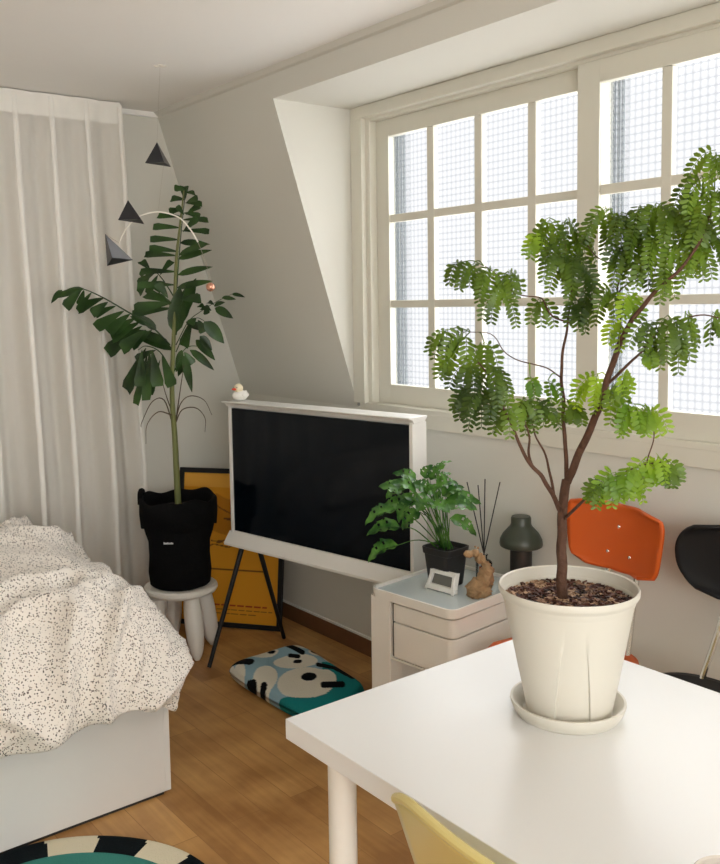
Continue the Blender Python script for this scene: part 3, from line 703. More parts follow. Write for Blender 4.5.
ell = [(263, 659, 15, 7, cream), (240, 680, 7, 9, cream), (231, 676, 5, 6, cream), (267, 687, 12, 11, cream), (306, 693, 27, 14, cream), (296, 672, 22, 7.5, cream), (306, 652, 12, 6, cream), (318, 661, 9, 5, cream), (338, 668, 14, 5, cream), (325, 690, 10, 9, cream)]
eyes = [(271, 659, 4.2, 2.4), (309, 689, 7.5, 4), (298, 672, 4.5, 2), (307, 652, 3, 2), (266, 693, 3.5, 3), (317, 661, 6, 2.4), (339, 667, 3.5, 2)]
def ccol(i, co):
    a = cc[0]; eu = cc[1]-a; ev = cc[3]-a; d = co-a
    det = eu.x*ev.y-eu.y*ev.x; u = (d.x*ev.y-d.y*ev.x)/det; v = (eu.x*d.y-eu.y*d.x)/det
    X = 222+u*SX[0]+v*SY[0]; Y = 668+u*SX[1]+v*SY[1]
    c = blue
    if (X > 322 and Y > 673-.1*(X-322)) or Y > 706-.16*abs(X-300): c = teal
    for (x, y, a_, b_, k) in ell:
        if ((X-x)/a_)**2+((Y-y)/b_)**2 < 1: c = k
    for q in ((281, 648, 303, 663, 2.6), (223, 664, 251, 671, 3.8), (318, 676, 336, 679, 2.2), (336, 679, 350, 688, 3), (248, 688, 255, 690, 4.2), (322, 697, 340, 696, 2.6), (290, 665, 299, 667, 2)):
        if segd(X, Y, *q[:4]) < q[4]: c = blk
    for (x, y, a_, b_) in eyes:
        if ((X-x)/a_)**2+((Y-y)/b_)**2 < 1: c = blk
    return c
paint(cu, ccol); tag(cu, 'flat square floor cushion patterned with cream ovals on blue and teal', 'cushion')

# ---------------------------------------------------------------- drawer cabinet
TC = R(6); c0 = Vector((1.838, 2.235, 0)); cw = Vector((math.sin(TC), -math.cos(TC), 0)); cdp = Vector((math.cos(TC), math.sin(TC), 0))
CW, CD, CZ = .345, .405, .56
Cb = thing('drawer_cabinet', c0+cw*CW/2+cdp*CD/2, 'white plastic cabinet with rounded drawers beside the television', 'cabinet')
def cp(a, d, z): return c0+cw*a+cdp*d+Vector((0, 0, z))
def rrect(a0, a1, d0, d1, r, z, corners=(1, 1, 1, 1), n=7):
    """outline, corners in order (a0,d0),(a1,d0),(a1,d1),(a0,d1)"""
    out = []
    for (ca, cd_, s0), on_ in zip(((a0, d0, 180), (a1, d0, 270), (a1, d1, 0), (a0, d1, 90)), corners):
        if not on_: out.append(cp(ca, cd_, z)); continue
        oa = ca+r*(1 if ca == a0 else -1); od = cd_+r*(1 if cd_ == d0 else -1)
        for k in range(n+1): t = R(s0+90*k/n); out.append(cp(oa+r*math.cos(t), od+r*math.sin(t), z))
    return out
mb = MB(); mb.prism(rrect(0, .086, .0, .06, .004, .012), (0, 0, CZ-.036)); mb.build('side_column', PLAST, Cb, smooth=False, bevel=.002)
mb = MB(); mb.prism(rrect(0, .012, .06, CD, .004, .012), (0, 0, CZ-.036)); mb.prism(rrect(.012, CW-.01, CD-.012, CD, .004, .012), (0, 0, CZ-.036))
mb.prism(rrect(CW-.03, CW-.004, CD-.05, CD-.01, .004, .012), (0, 0, CZ-.036))
mb.prism(rrect(.0, CW, .0, CD, .03, .012), (0, 0, .018)); mb.prism(rrect(.012, CW-.004, .004, CD-.01, .03, .343), (0, 0, .006))
mb.build('body', PLAST, Cb, smooth=False)
for z0, z1 in ((.470, .527), (.352, .466)):
    mb = MB(); mb.prism(rrect(.098, CW-.004, .004, CD-.055, .028, z0, (0, 1, 0, 0)), (0, 0, z1-z0)); mb.build('drawer', PLAST, Cb, bevel=.0025, ang=30)
mb = MB(); mb.prism(rrect(.086, .098, .014, .06, .001, .35), (0, 0, .178)); mb.build('shade_strip', DARKGAP, Cb, smooth=False, label='dark strip painted as the shaded slot beside the drawers')  # dark strip added to stand in for the shade in the gap beside drawers
# top tray with raised rim
mb = MB(); mb.prism(rrect(-.003, CW+.003, -.003, CD, .034, CZ-.026), (0, 0, .016)); 
o1 = rrect(-.003, CW+.003, -.003, CD, .034, CZ-.0105); i1 = rrect(.005, CW-.005, .005, CD-.008, .028, CZ-.0105); n = len(o1)
V = [*o1, *i1, *[p+Vector((0, 0, .0125)) for p in o1], *[p+Vector((0, 0, .0125)) for p in i1]]
mb.add(V, [f for k in range(n) for f in ((k, (k+1) % n, (k+1) % n+2*n, k+2*n), (k+n, k+3*n, (k+1) % n+3*n, (k+1) % n+n), (k+2*n, (k+1) % n+2*n, (k+1) % n+3*n, k+3*n))])
tray = mb.build('top_tray', PLAST, Cb, smooth=False)
mb = MB(); mb.prism(rrect(.008, CW-.008, .008, CD-.011, .026, CZ-.0098), (0, 0, .003)); mb.build('glass_sheet', TOPGLASS, tray, smooth=False, label='pale blue glass sheet')
for a, d in ((.03, .03), (.03, CD-.03), (CW-.03, .04), (CW-.03, CD-.03)): MB().lathe([(.012, 0.001), (.014, .006), (.012, .0125)], cp(a, d, 0), 12).build('foot', BLACKP, Cb)
ZT = CZ-.0065
def cabpt(x, y): return on(x, y, 'z', ZT)

# small monstera in square black pot
mc = cabpt(434, 588); mc = Vector((mc.x, mc.y, ZT+.001)); mc += cdp*.060
Ms = thing('potted_monstera', mc, 'small leafy plant with perforated leaves in a square black pot on cabinet', 'potted plant')
mb = MB(); rz = TC+PI/4
RZ = Matrix.Rotation(TC, 3, 'Z')
mb.lathe([(.042, 0), (.044, .002), (.054, .105), (.058, .107), (.060, .128), (.0555, .128), (.054, .112), (.001, .108)], mc, 48, True, False, sq=7, tilt=RZ)
mb.build('pot', BLACKP, Ms)
MB().lathe([(.053, .113), (.02, .117), (.001, .119)], mc, 24, False, True, sq=7, tilt=RZ).build('soil', SOILD, Ms)
def mleaf(mb, a, tip, wd, nn_, holes=True, curl=.15):
    a, b = Vector(a), Vector(tip); ax = b-a; side = ax.cross(nn_).normalized(); nn = side.cross(ax).normalized(); U, Vn = 12, 16; o = len(mb.v)
    for j in range(Vn+1):
        t = j/Vn; wv = (math.sin(PI*(t**.62))**.75 if 0 < t < 1 else .0)*wd/2+.0004
        for i in range(U+1):
            s_ = 2*i/U-1; mb.v.append(a+ax*t+side*s_*wv+nn*(curl*ax.length*(math.sin(PI*t)-.3*t*t)-abs(s_)*wv*.35*-1+.003*math.sin(t*22)*abs(s_)))
    for j in range(Vn):
        for i in range(U):
            s_ = abs((i+.5)/U*2-1)
            if holes and .38 < s_ < .6 and j % 4 == 1 and 3 < j < 13: continue
            if holes and s_ > .8 and j % 4 == 2 and 4 < j < 13: continue
            q = o+j*(U+1)+i; mb.f.append((q, q+1, q+U+2, q+U+1))
rnd = random.Random(3)
def mq(x, y, off=0): return at(x, y, mc, off)
ML = [(396, 510, 368, 523, 15, -.05), (400, 527, 370, 534, 13, -.04), (398, 545, 371, 560, 16, -.06), (402, 492, 381, 487, 12, 0), (408, 483, 388, 497, 12, .02), (416, 480, 395, 474, 10, .03), (414, 500, 400, 520, 14, -.07), (420, 508, 404, 496, 13, -.05),
      (430, 480, 444, 466, 9, .02), (424, 478, 432, 466, 9, .0), (428, 492, 414, 484, 13, -.02), (436, 488, 456, 484, 13, -.02), (442, 496, 462, 488, 12, 0), (444, 505, 474, 509, 15, -.02), (446, 500, 478, 503, 13, .04), (450, 518, 474, 534, 11, -.03),
      (432, 505, 448, 512, 14, -.07), (438, 482, 450, 474, 9, .05), (426, 500, 436, 486, 13, -.06), (420, 512, 404, 528, 14, -.02), (410, 505, 384, 508, 13, .03), (438, 500, 425, 488, 12, .06), (434, 472, 450, 462, 5, .03), (422, 495, 407, 480, 11, .06), (446, 492, 466, 497, 10, .07), (416, 492, 392, 484, 11, -.04), (430, 498, 418, 510, 14, -.08)]
for (x0, y0, x1, y1, wpx, off) in ML:
    mb = MB(); a = mq(x0, y0, off*.7); b = mq(x1, y1, off); nz_ = (Vector((0, 0, 1))+(-HV)*rnd.uniform(.1, .9)+rt*rnd.uniform(-.3, .3)).normalized()
    b = a+(b-a)*1.12; mleaf(mb, a, b, wpx*.0046, nz_)
    rx = rnd.uniform(-.022, .022); ry = rnd.uniform(-.02, .02); q0 = mc+Vector((rx, ry, .118)); mid = (q0+a)/2+Vector((0, 0, .02))+((a-q0)*.1)
    q = spline([q0, mid, a], 5); mb.tube(q, [.0022, .0022, .002, .002, .0018, .0018, .0016, .0016, .0014, .0012, .001][:len(q)], 6)
    mb.build('leaf', LEAF3, Ms, ang=180)

# white slanted frame (small desk piece) at the tray's front edge
fp = cabpt(438, 594); fo = Vector((fp.x, fp.y, ZT))
mb = MB(); fl = cw; fn_ = -cdp
o_ = [cp(0, 0, 0)]
L0 = cabpt(425, 588); fa = Vector((L0.x, L0.y, ZT+.0025)); fu = cw
lean = (Vector((0, 0, 1))+cdp*.35).normalized(); WF, HF, TF = .118, .062, .016
Fr = thing('desk_clock', fa+fu*WF/2, 'small white slanted open frame at the front edge of the cabinet top', 'desk clock')
def fq(a, b, d=0): return fa+fu*a+lean*b+cdp*d
mb.c = None
for a0, a1, b0, b1 in ((0, WF, 0, .016), (.008, WF-.008, HF-.010, HF)): mb.prism([fq(a0, b0), fq(a1, b0), fq(a1, b1), fq(a0, b1)], cdp*.02)
mb.prism([fq(0, 0), fq(.012, 0), fq(.02, HF), fq(.008, HF)], cdp*.02); mb.prism([fq(WF-.014, 0), fq(WF, 0), fq(WF-.008, HF), fq(WF-.02, HF)], cdp*.02)
mb.build('frame', WHITEP, Fr, smooth=False, bevel=.002)
mb = MB(); mb.prism([fq(.014, .012, .012), fq(WF-.014, .012, .012), fq(WF-.018, HF-.008, .012), fq(.018, HF-.008, .012)], cdp*.005); mb.build('display', simple('dull_grey_face', '#6d6c66', .5), Fr, smooth=False)

# carved driftwood animal
wp = cabpt(479, 596); wp = Vector((wp.x, wp.y, ZT+.001))
def wq(x, y, off=0): return at(x, y, wp, off)
mb = MB()
Wd = thing('wooden_figurine', wp, 'gnarled light brown carved wooden animal figurine on the cabinet top', 'figurine')
body = spline([wq(471, 597, -.005), wq(475, 588), wq(483, 580), wq(487, 570), wq(482, 560), wq(478, 556)], 5)
mb.tube(body, [.012+.015*math.sin(PI*min(1, (k+2)/20)) for k in range(len(body))], 14)
mb.ball(wq(474, 596, 0), .0165, 14, 10, (1, 1.1, .8)); mb.ball(wq(487, 585, .01), .017, 14, 10, (1, 1, 1.1)); mb.ball(wq(490, 578, .01), .011, 12, 8)
mb.tube(spline([wq(489, 590, -.01), wq(480, 597, -.02), wq(472, 600, -.01)], 4), [.011]*9, 10)
for v_ in mb.v: v_ += Vector((noise.noise(v_*95), noise.noise(v_*95+Vector((9, 0, 0))), noise.noise(v_*95+Vector((0, 9, 0)))))*.013
for v_ in mb.v: v_.z = max(v_.z, wp.z)
mb.build('body', WALNUT, Wd, ang=180)
mb = MB(); mb.ball(wq(469, 554, -.003), .0135, 14, 10, (1.35, 1, .85), Matrix.Rotation(-YAW, 3, 'Z')); mb.ball(wq(475, 553, 0), .0135, 14, 10)
mb.ball(wq(475.5, 546.5, 0), .0035, 8, 6); mb.ball(wq(478, 548, .004), .0035, 8, 6); mb.ball(wq(479, 559, 0), .014, 12, 8)
for v_ in mb.v: v_ += Vector((noise.noise(v_*90), noise.noise(v_*90+Vector((9, 0, 0))), noise.noise(v_*90+Vector((0, 9, 0)))))*.003
mb.build('head', WALNUT, Wd, ang=180)

# reed diffuser
rp_ = cabpt(484, 577); rp_ = Vector((rp_.x, rp_.y, ZT+.0006))
Rd = thing('reed_diffuser', rp_, 'clear glass reed diffuser with four dark sticks behind the carved figurine', 'diffuser')
MB().lathe([(.026, 0), (.028, .003), (.028, .05), (.022, .058), (.011, .062), (.011, .074), (.013, .075), (.013, .079), (.0085, .079), (.0085, .062), (.020, .054), (.0255, .047), (.0255, .006), (.001, .005)], rp_, 28, True, False).build('bottle', CLEAR, Rd)
MB().lathe([(.024, .0065), (.0245, .03), (.001, .031)], rp_, 24, True, False).build('liquid', AMBER, Rd)
bt = rp_+Vector((0, 0, .02))
for x, y, o_ in ((467, 482, -.02), (478, 485, .03), (485, 479, 0), (500, 482, .01)):
    t = at(x, y, rp_, o_); n_ = rp_+Vector((0, 0, .078)); d = (t-n_); lo = n_-d.normalized()*.045
    MB().tube([lo, t], .0019, 8).build('reed', BLACKP, Rd)

# mushroom lamp
lp = Vector((2.262, 1.985, ZT)); lp = on(521, 578, 'z', ZT); lp = Vector((lp.x, lp.y, ZT))
Lm = thing('table_lamp', lp, 'dark green mushroom-shaped table lamp on the cabinet behind the tree pot', 'table lamp')
sc1 = (lp-CAM).dot(fw)/F                        # metres per pixel at the lamp
MB().lathe([(.036, 0), (.0365, .002), (.0365, .125)], lp, 36).build('lamp_stem', GREEND, Lm)
MB().lathe([(.064, .108), (.070, .112), (.0715, .120), (.070, .134), (.060, .153), (.045, .170), (.036, .180), (.0335, .188), (.0335, .206), (.030, .212), (.001, .213)], lp, 48, False, True).build('lamp_shade', GREEN, Lm)

# ---------------------------------------------------------------- plywood chairs by the wall
def ply_chair(yc, mat, label, p_=4.5, b_=.6):
    xb = 2.255; base_ = Vector((2.06, yc, 0))
    Ch = thing('plywood_chair', base_, label, 'chair', None)
    # seat: rounded, slightly dished
    mb = MB(); o_ = []
    for k in range(40):
        t = 2*PI*k/40; c_, s_ = math.cos(t), math.sin(t); e_ = .62
        o_.append((math.copysign(abs(c_)**e_, c_)*.195, math.copysign(abs(s_)**e_, s_)*.19*(1-.06*c_)))
    vs = []; rings = (0.0, .4, .75, .93, 1)
    for rr in rings:
        for (a, b) in o_: vs.append(base_+Vector((a*rr-.01, b*rr, .452-.012*(1-rr**2)-(.010 if rr == 1 and a < -.1 else 0))))
    mb.add(vs, [(i*40+k, i*40+(k+1) % 40, (i+1)*40+(k+1) % 40, (i+1)*40+k) for i in range(len(rings)-1) for k in range(40)])
    mb.build('seat', mat, Ch, solid=.011, ang=180)
    # backrest: curved shell, wide top, narrower rounded foot
    bw, z0, z1 = .184, .672, .884
    def bf(u, v):
        s_ = 2*u-1; t = 2*v-1
        # superellipse mapping for rounded outline
        k = (1-abs(t)**p_)**(1/p_) if abs(t) < 1 else 0; k = b_+(1-b_)*k
        y = s_*bw*k*(1.0+.06*t); z = (z0+z1)/2+t*(z1-z0)/2*(1-.05*abs(s_)**3)*(1-.0*s_)-.007*(s_*s_)*t
        if t > 0: z += -.010*(1-s_*s_)*t
        return Vector((xb+.030*1-.040*s_*s_+.05*(z-.76), yc+y, z))
    mb = MB().grid(28, 18, bf); back = mb.build('backrest', mat, Ch, solid=.010, ang=180)
    for (a, z) in ((0.005, .81), (-.045, .725), (.045, .725)):
        q = bf((a/bw+1)/2, (z-z0)/(z1-z0)); m = MB().ball(q+Vector((-.007, 0, 0)), .0055, 12, 8, (.5, 1, 1)); m.build('screw', CHROME, back)
    for s_ in (-1, 1):
        pts = [(xb+.048, yc+s_*.050, .77), (xb+.046, yc+s_*.052, .70), (xb+.012, yc+s_*.066, .58), (xb-.02, yc+s_*.082, .48), (xb-.04, yc+s_*.088, .435), (xb-.10, yc+s_*.09, .428), (2.06, yc+s_*.10, .428)]
        MB().tube(spline(pts, 6), .0085, 10).build('back_tube', CHROME, Ch)
    for sxn in (-1, 1):
        for s_ in (-1, 1):
            MB().tube(spline([(2.06+sxn*.09, yc+s_*.10, .428), (2.06+sxn*.125, yc+s_*.125, .40), (2.06+sxn*.165, yc+s_*.155, .15), (2.06+sxn*.175, yc+s_*.165, .002)], 5), .0085, 10).build('leg', CHROME, Ch)
    mb = MB(); 
    for s_ in (-1, 1): mb.tube([(2.06-.1, yc+s_*.10, .428), (2.06+.1, yc+s_*.10, .428)], .0085, 10)
    mb.build('seat_rail', CHROME, Ch)
    return Ch
oc = ply_chair(1.632, ORANGE, 'orange plywood chair with chrome legs against the wall, right of cabinet')
oc.rotation_euler.z = R(-9)
ply_chair(1.212, BLACKW, 'black plywood chair with chrome legs at the right edge of the photo', 2.3, .32)

# ---------------------------------------------------------------- white table
TX0, TX1, TY1, TY0 = .877, 1.571, 1.312, .05
Tb = thing('dining_table', ((TX0+TX1)/2, (TY0+TY1)/2, 0), 'large white rectangular table with round white legs in the foreground', 'table')
MB().box(((TX0+TX1)/2, (TY0+TY1)/2, .7215), (TX1-TX0, TY1-TY0, .037)).build('tabletop', TABLE, Tb, smooth=False, bevel=.0012, seg=2)
for x, y in ((TX0+.050, TY1-.10), (TX1-.055, TY1-.10), (TX0+.052, TY0+.07), (TX1-.055, TY0+.07)):
    mb = MB(); mb.lathe([(.025, .001), (.025, .690), (.025, .7035)], (x, y, 0), 28); lg = mb.build('leg', LEGM, Tb)

# ---------------------------------------------------------------- tree in white pot
PC = Vector((1.288, 1.010, .7402))
Sa = MB().lathe([(.070, .0), (.082, .002), (.096, .020), (.102, .026), (.1035, .026), (.1035, .022), (.098, .012), (.086, .0), ], PC, 64, True, True)
m = MB().lathe([(.001, .0045), (.079, .0045), (.091, .021), (.0975, .0265), (.1015, .0265), (.1020, .0225), (.0975, .010), (.091, 0), (.001, 0)], PC, 64, False, False)
tag(m.build('plant_saucer', POTM), 'shallow white round saucer under the white tree pot on the table', 'saucer')
PT = PC+Vector((0, 0, .0052))
Tr = thing('potted_tree', PT, 'tall feathery-leaved tree in a white tapered pot on the white table', 'potted plant')
pf = [(.001, 0), (.0775, 0)]+[(.0780+.0370*t, .002+.208*t) for t in (0, .05, .1, .2, .3, .4, .5, .6, .7, .8, .9, .97)]+[(.1170, .213), (.1205, .216), (.1228, .220), (.1230, .226), (.1212, .230), (.1185, .228), (.1155, .205), (.106, .185), (.001, .185)]
fang = math.atan2(-PC.y, -PC.x); mb = MB(); V = []
# columns of one quarter: wall - sharp step - recessed panel - sharp step - wall
cols = [('o', -1, k/12) for k in range(12)]+[('s', -1, 1), ('s', -1, 0)]+[('i', 0, -1+2*k/14) for k in range(1, 14)]+[('s', 1, 0), ('s', 1, 1)]+[('o', 1, 1-k/12) for k in range(1, 12)]
n = 4*len(cols)
for i, (r_, z) in enumerate(pf):
    v = min(1, z/.165); hw = .40-.23*v; dep = .0055*(1-v)**.6 if 2 <= i <= 13 else 0
    for qd in range(4):
        for (kd, sd, t) in cols:
            if kd == 'o': a = sd*(PI/4+(hw+.012-PI/4)*t); rr = r_
            elif kd == 's': a = sd*(hw+.012*t); rr = r_-(0 if t else dep)
            else: a = hw*t; rr = r_-dep
            th = fang+.11+a+qd*PI/2; V.append(PT+Vector((rr*math.cos(th), rr*math.sin(th), z)))
mb.add(V, [(i*n+k, i*n+(k+1) % n, (i+1)*n+(k+1) % n, (i+1)*n+k) for i in range(len(pf)-1) for k in range(n)])
pot = mb.build('pot', POTM, Tr, ang=32)
mb = MB(); rnd = random.Random(8)
MB().lathe([(.1125, .196), (.06, .199), (.001, .200)], PT, 40, False, False).build('soil', SOILD, Tr)
for k in range(1500):
    a = rnd.uniform(0, 2*PI); r_ = .109*math.sqrt(rnd.random()); c = PT+Vector((r_*math.cos(a), r_*math.sin(a), .201+rnd.uniform(0, .006)))
    q = Matrix.Rotation(rnd.uniform(0, 6), 3, 'Z')@Matrix.Rotation(rnd.uniform(-.6, .6), 3, 'X'); s_ = rnd.uniform(.002, .0048)
    mb.box(c, (s_*2.0, s_*1.2, s_*.7), rot=q)
o = mb.build('bark_chips', CHIPS, Tr, smooth=False); o['kind'] = 'stuff'
def tq(x, y, off=0): return at(x, y, PT, off)
BR = []   # (list of (x,y,off), r0, r1)
def br(pts, r0_, r1_, name='branch', n=5):
    q = spline([tq(*p) for p in pts], n); BR.extend(q)
    jit = [p+Vector((noise.noise(p*25), noise.noise(p*25+Vector((5, 5, 5))), 0))*.004 for p in q]; jit[0] = q[0]
    MB().tube(jit, [r0_+(r1_-r0_)*k/(len(q)-1) for k in range(len(q))], 9).build(name, BARK, Tr, ang=180)
br([(563, 600, 0), (562, 570, 0), (562.5, 540, 0), (563, 515, 0), (567, 480, 0)], .0098, .0082, 'trunk')
br([(567, 483, 0), (578, 459, .0), (591, 428, -.02), (602, 398, -.03), (612, 366, -.04), (620, 342, -.04), (630, 324, -.05), (645, 304, -.06), (660, 288, -.07), (684, 265, -.08), (702, 238, -.08), (714, 205, -.08)], .0075, .0016)
br([(567, 480, 0), (566, 460, .02), (564, 429, .03), (562, 390, .05), (562, 365, .06), (564, 344, .06), (568, 322, .06), (571, 300, .05), (568, 268, .05), (563, 232, .05)], .0042, .001)
br([(568, 322, .06), (556, 317, .06), (548, 307, .06), (541, 298, .07), (527, 296, .08), (514, 292, .08), (500, 278, .09), (484, 266, .1)], .0017, .0008)
br([(561, 512, 0), (553, 495, -.02), (542, 477, -.04), (532, 465, -.05), (523, 448, -.06), (514, 430, -.06), (506, 412, -.06), (496, 388, -.05), (480, 362, -.04)], .0046, .0012)
br([(533, 467, -.05), (529, 450, -.03), (527, 432, -.01), (522, 410, .0)], .0028, .001)
br([(554, 497, -.02), (551, 475, .0), (546, 455, .01), (537, 435, .02), (532, 415, .02)], .0028, .0012)
br([(562, 378, .05), (548, 369, .06), (533, 364, .06), (516, 359, .05), (503, 349, .04), (491, 334, .04), (470, 332, .03)], .0014, .0007)
br([(606, 386, -.03), (620, 373, -.06), (632, 362, -.08), (643, 352, -.1), (655, 335, -.1), (675, 322, -.1), (700, 315, -.1), (718, 318, -.1)], .0028, .001)
br([(618, 345, -.04), (619, 318, -.02), (618, 292, .0), (620, 268, .02), (606, 262, .03), (595, 255, .04), (585, 240, .05)], .0018, .0008)
br([(619, 292, .0), (632, 280, .0), (645, 262, .0), (655, 235, .0)], .0014, .0008)
br([(564, 520, 0), (575, 508, -.05), (590, 494, -.09), (603, 486, -.12), (618, 476, -.14), (640, 466, -.14), (662, 462, -.14)], .0030, .001)
br([(648, 464, -.14), (651, 448, -.14), (653, 430, -.14), (650, 414, -.14)], .0012, .0008)
br([(684, 265, -.08), (700, 235, -.02), (690, 212, 0)], .0016, .0008)
br([(563, 398, .05), (572, 404, .03), (582, 412, .02)], .0009, .0006)
def pinna(mb, a, d, Lp, nl, ll, lw, droop, nrm_):
    """row of paired oblong leaflets along a drooping midrib"""
    d = d.normalized(); pts = [a]; dd = d.copy(); st = Lp/nl
    for i in range(nl):
        dd = (dd+Vector((0, 0, -1))*droop/nl).normalized(); pts.append(pts[-1]+dd*st)
    mb.tube(pts, .0006, 4)
    for i in range(1, nl+1):
        t = i/nl; tg = (pts[i]-pts[i-1]).normalized(); side = tg.cross(nrm_)
        if side.length < .05: side = tg.orthogonal()
        side.normalize(); nn = side.cross(tg).normalized(); sz = (.55+.45*math.sin(PI*min(1, t*.85+.12)))
        for s_ in (-1, 1):
            ax = (side*s_*.93+tg*.32+nn*rnd.uniform(-.35, .05)+Vector((0, 0, -.18))).normalized(); l_ = ll*sz*rnd.uniform(.88, 1.08); w_ = lw*sz/2
            b_ = ax.cross(nn).normalized(); p = pts[i]
            o = len(mb.v); mb.v += [p, p+ax*l_*.25+b_*w_*.9, p+ax*l_*.75+b_*w_, p+ax*l_, p+ax*l_*.75-b_*w_, p+ax*l_*.25-b_*w_*.9]
            mb.f.append((o, o+1, o+2, o+3, o+4, o+5))
HUB = [  # x, y, depth offset, number of pinnae, px length, preferred direction (deg, 90 = down), young
 (474, 262, .10, 4, 34, 130, 0), (462, 262, .10, 2, 30, 150, 0), (490, 268, .09, 4, 38, 85, 0), (508, 272, .08, 4, 34, 60, 0), (500, 285, .07, 3, 40, 95, 0),
 (466, 332, .03, 4, 38, 140, 0), (448, 330, .02, 3, 34, 130, 0), (484, 342, .02, 4, 40, 90, 0), (472, 362, -.02, 4, 42, 110, 0), (492, 366, -.05, 4, 44, 80, 0), (452, 358, .02, 2, 28, 160, 0),
 (500, 388, -.05, 4, 42, 95, 0), (482, 392, -.06, 3, 40, 125, 0), (508, 408, -.06, 4, 30, 100, 0), (524, 396, .0, 4, 36, 80, 0), (538, 400, .02, 4, 38, 60, 0), (470, 388, -.04, 3, 32, 140, 0), (530, 376, .04, 2, 26, 70, 1), (548, 380, .03, 2, 28, 55, 1),
 (550, 218, .06, 4, 40, 110, 0), (566, 220, .05, 4, 46, 75, 0), (580, 232, .05, 4, 42, 70, 0), (556, 244, .05, 4, 44, 100, 0), (572, 256, .03, 4, 46, 90, 0), (584, 268, .02, 4, 40, 85, 0), (540, 296, .07, 3, 32, 95, 0), (590, 292, .03, 4, 36, 110, 0), (545, 232, .08, 3, 36, 130, 1), (575, 300, .03, 3, 30, 85, 0),
 (606, 208, .03, 4, 46, 95, 0), (622, 212, .02, 4, 46, 90, 0), (640, 206, .01, 4, 46, 85, 0), (656, 204, .0, 4, 44, 85, 0), (672, 206, -.02, 4, 46, 90, 0), (690, 204, -.03, 4, 44, 80, 0), (636, 228, -.01, 4, 44, 95, 0), (656, 234, -.02, 4, 48, 90, 0), (676, 240, -.04, 4, 44, 85, 0), (694, 244, -.06, 4, 40, 80, 0),
 (622, 246, -.01, 4, 36, 100, 0), (646, 258, -.04, 4, 42, 90, 0), (664, 268, -.06, 3, 38, 80, 0), (612, 288, -.02, 4, 36, 115, 0), (628, 292, -.04, 3, 34, 80, 1), (700, 222, -.05, 4, 44, 75, 0), (620, 318, -.03, 2, 30, 125, 1),
 (716, 152, -.08, 4, 42, 110, 0), (702, 176, -.08, 4, 44, 120, 0), (718, 190, -.08, 4, 46, 95, 0), (710, 212, -.08, 4, 46, 90, 0), (694, 192, -.05, 3, 36, 130, 0), (716, 236, -.06, 3, 40, 90, 0),
 (652, 322, -.10, 4, 36, 110, 0), (668, 316, -.10, 4, 40, 80, 0), (686, 312, -.10, 3, 36, 65, 0), (660, 340, -.10, 4, 32, 95, 0), (678, 334, -.10, 4, 34, 80, 0), (712, 314, -.1, 3, 30, 60, 0), (645, 348, -.09, 2, 24, 60, 1),
 (598, 374, -.03, 4, 38, 120, 1), (612, 384, -.04, 4, 30, 75, 0), (622, 372, -.05, 3, 34, 50, 1), (576, 404, .02, 4, 22, 110, 0),
 (634, 404, -.14, 4, 34, 130, 1), (648, 408, -.14, 4, 30, 60, 1), (642, 406, -.13, 3, 30, 95, 1),
 (604, 482, -.12, 4, 30, 165, 0), (616, 474, -.14, 4, 32, 120, 1), (630, 466, -.14, 4, 34, 90, 1), (644, 460, -.14, 4, 30, 70, 1), (658, 458, -.14, 4, 30, 50, 1), (668, 462, -.14, 3, 28, 80, 0), (632, 478, -.13, 3, 26, 110, 1)]
rnd = random.Random(21)
tw_mesh = MB()
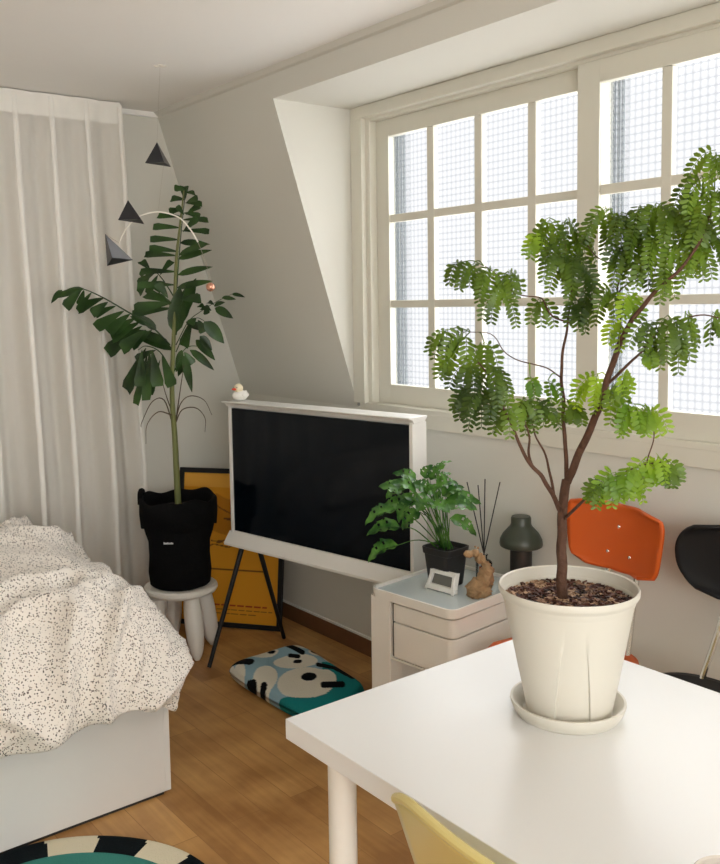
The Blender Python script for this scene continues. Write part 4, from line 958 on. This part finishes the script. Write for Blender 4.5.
for (x, y, off, npn, lpx, dirn, yg) in HUB:
    h = tq(x, y, off); mb = MB()
    near = min(BR, key=lambda p: (p-h).length); dv = h-near
    if dv.length > .006: mb.tube(spline([near, near+dv*.5+Vector((0, 0, .006)), h], 3), [.0011]*6+[.0008], 5)
    mpp = (h-CAM).dot(fw)/F
    for k in range(npn):
        a = R(dirn+(k-(npn-1)/2)*30+rnd.uniform(-14, 14)); dep = rnd.uniform(-1, 1)
        d = rt*math.cos(a)-up*math.sin(a)*.75+HV*dep+Vector((0, 0, .35))
        Lp = lpx*mpp*rnd.uniform(.75, 1.12)*1.0; nl = max(6, int(Lp/.0078))
        nr = (-HV*rnd.uniform(.5, 1)+Vector((0, 0, rnd.uniform(.2, .8)))+rt*rnd.uniform(-.5, .5)).normalized()
        pinna(mb, h+Vector((0, 0, rnd.uniform(-.004, .004))), d, Lp, nl, .0185, .0072, 2.2, nr)
    mb.build('leaf', LEAF1B if yg else LEAF1, Tr, smooth=False)

# ---------------------------------------------------------------- pale yellow chair in the foreground
yc0 = Vector((.62, .77, 0))
Yc = thing('shell_chair', yc0, 'pale yellow moulded plastic shell chair tucked against the white table', 'chair')
ya_, yb_ = .932, .49; ymid = (ya_+yb_)/2; hw_ = (ya_-yb_)/2
def yf(u, v):
    # u across (far to near), v from back rim (0) down to seat and forward (1)
    s_ = 2*u-1
    if v < .55:
        t = v/.55; z = .800-.335*t; x = .808+.105*t; wd_ = hw_*(1-.05*t)
        cr = 1-abs(s_)**9; z -= (1-cr)*.018*(1-t)
        return Vector((x-.034*(1-s_*s_)*(1-.5*t), ymid-s_*wd_, z))
    t = (v-.55)/.45
    return Vector((.913-.017*(1-s_*s_)*(1-t)+.26*t, ymid-s_*hw_*.95, .465-.03*math.sin(t*PI/2)))
mb = MB().grid(36, 40, yf); sh = mb.build('shell', YELLOW, Yc, solid=.009, ang=180)
rim = [yf(u/30, 0) for u in range(31)]; MB().tube(rim, .0075, 10).build('rim', YELLOW, sh)
for sxn in (-1, 1):
    for s_ in (-1, 1): MB().tube([(1.03+sxn*.08, ymid+s_*.13, .435), (1.03+sxn*.12, ymid+s_*.165, .003)], .009, 10).build('leg', CHROME, Yc)

# ---------------------------------------------------------------- cup at the lower right corner
cpn = on(731, 882, 'z', .81); cpn = Vector((cpn.x, cpn.y, .7402))
Cu = MB().lathe([(.001, .004), (.022, .004), (.034, .02), (.038, .075), (.040, .077), (.042, .075), (.038, .018), (.026, 0), (.001, 0)], cpn, 40, False, False)
tag(Cu.build('cup', CUPM), 'pale ceramic cup cut off by the lower right corner of the photo', 'cup')
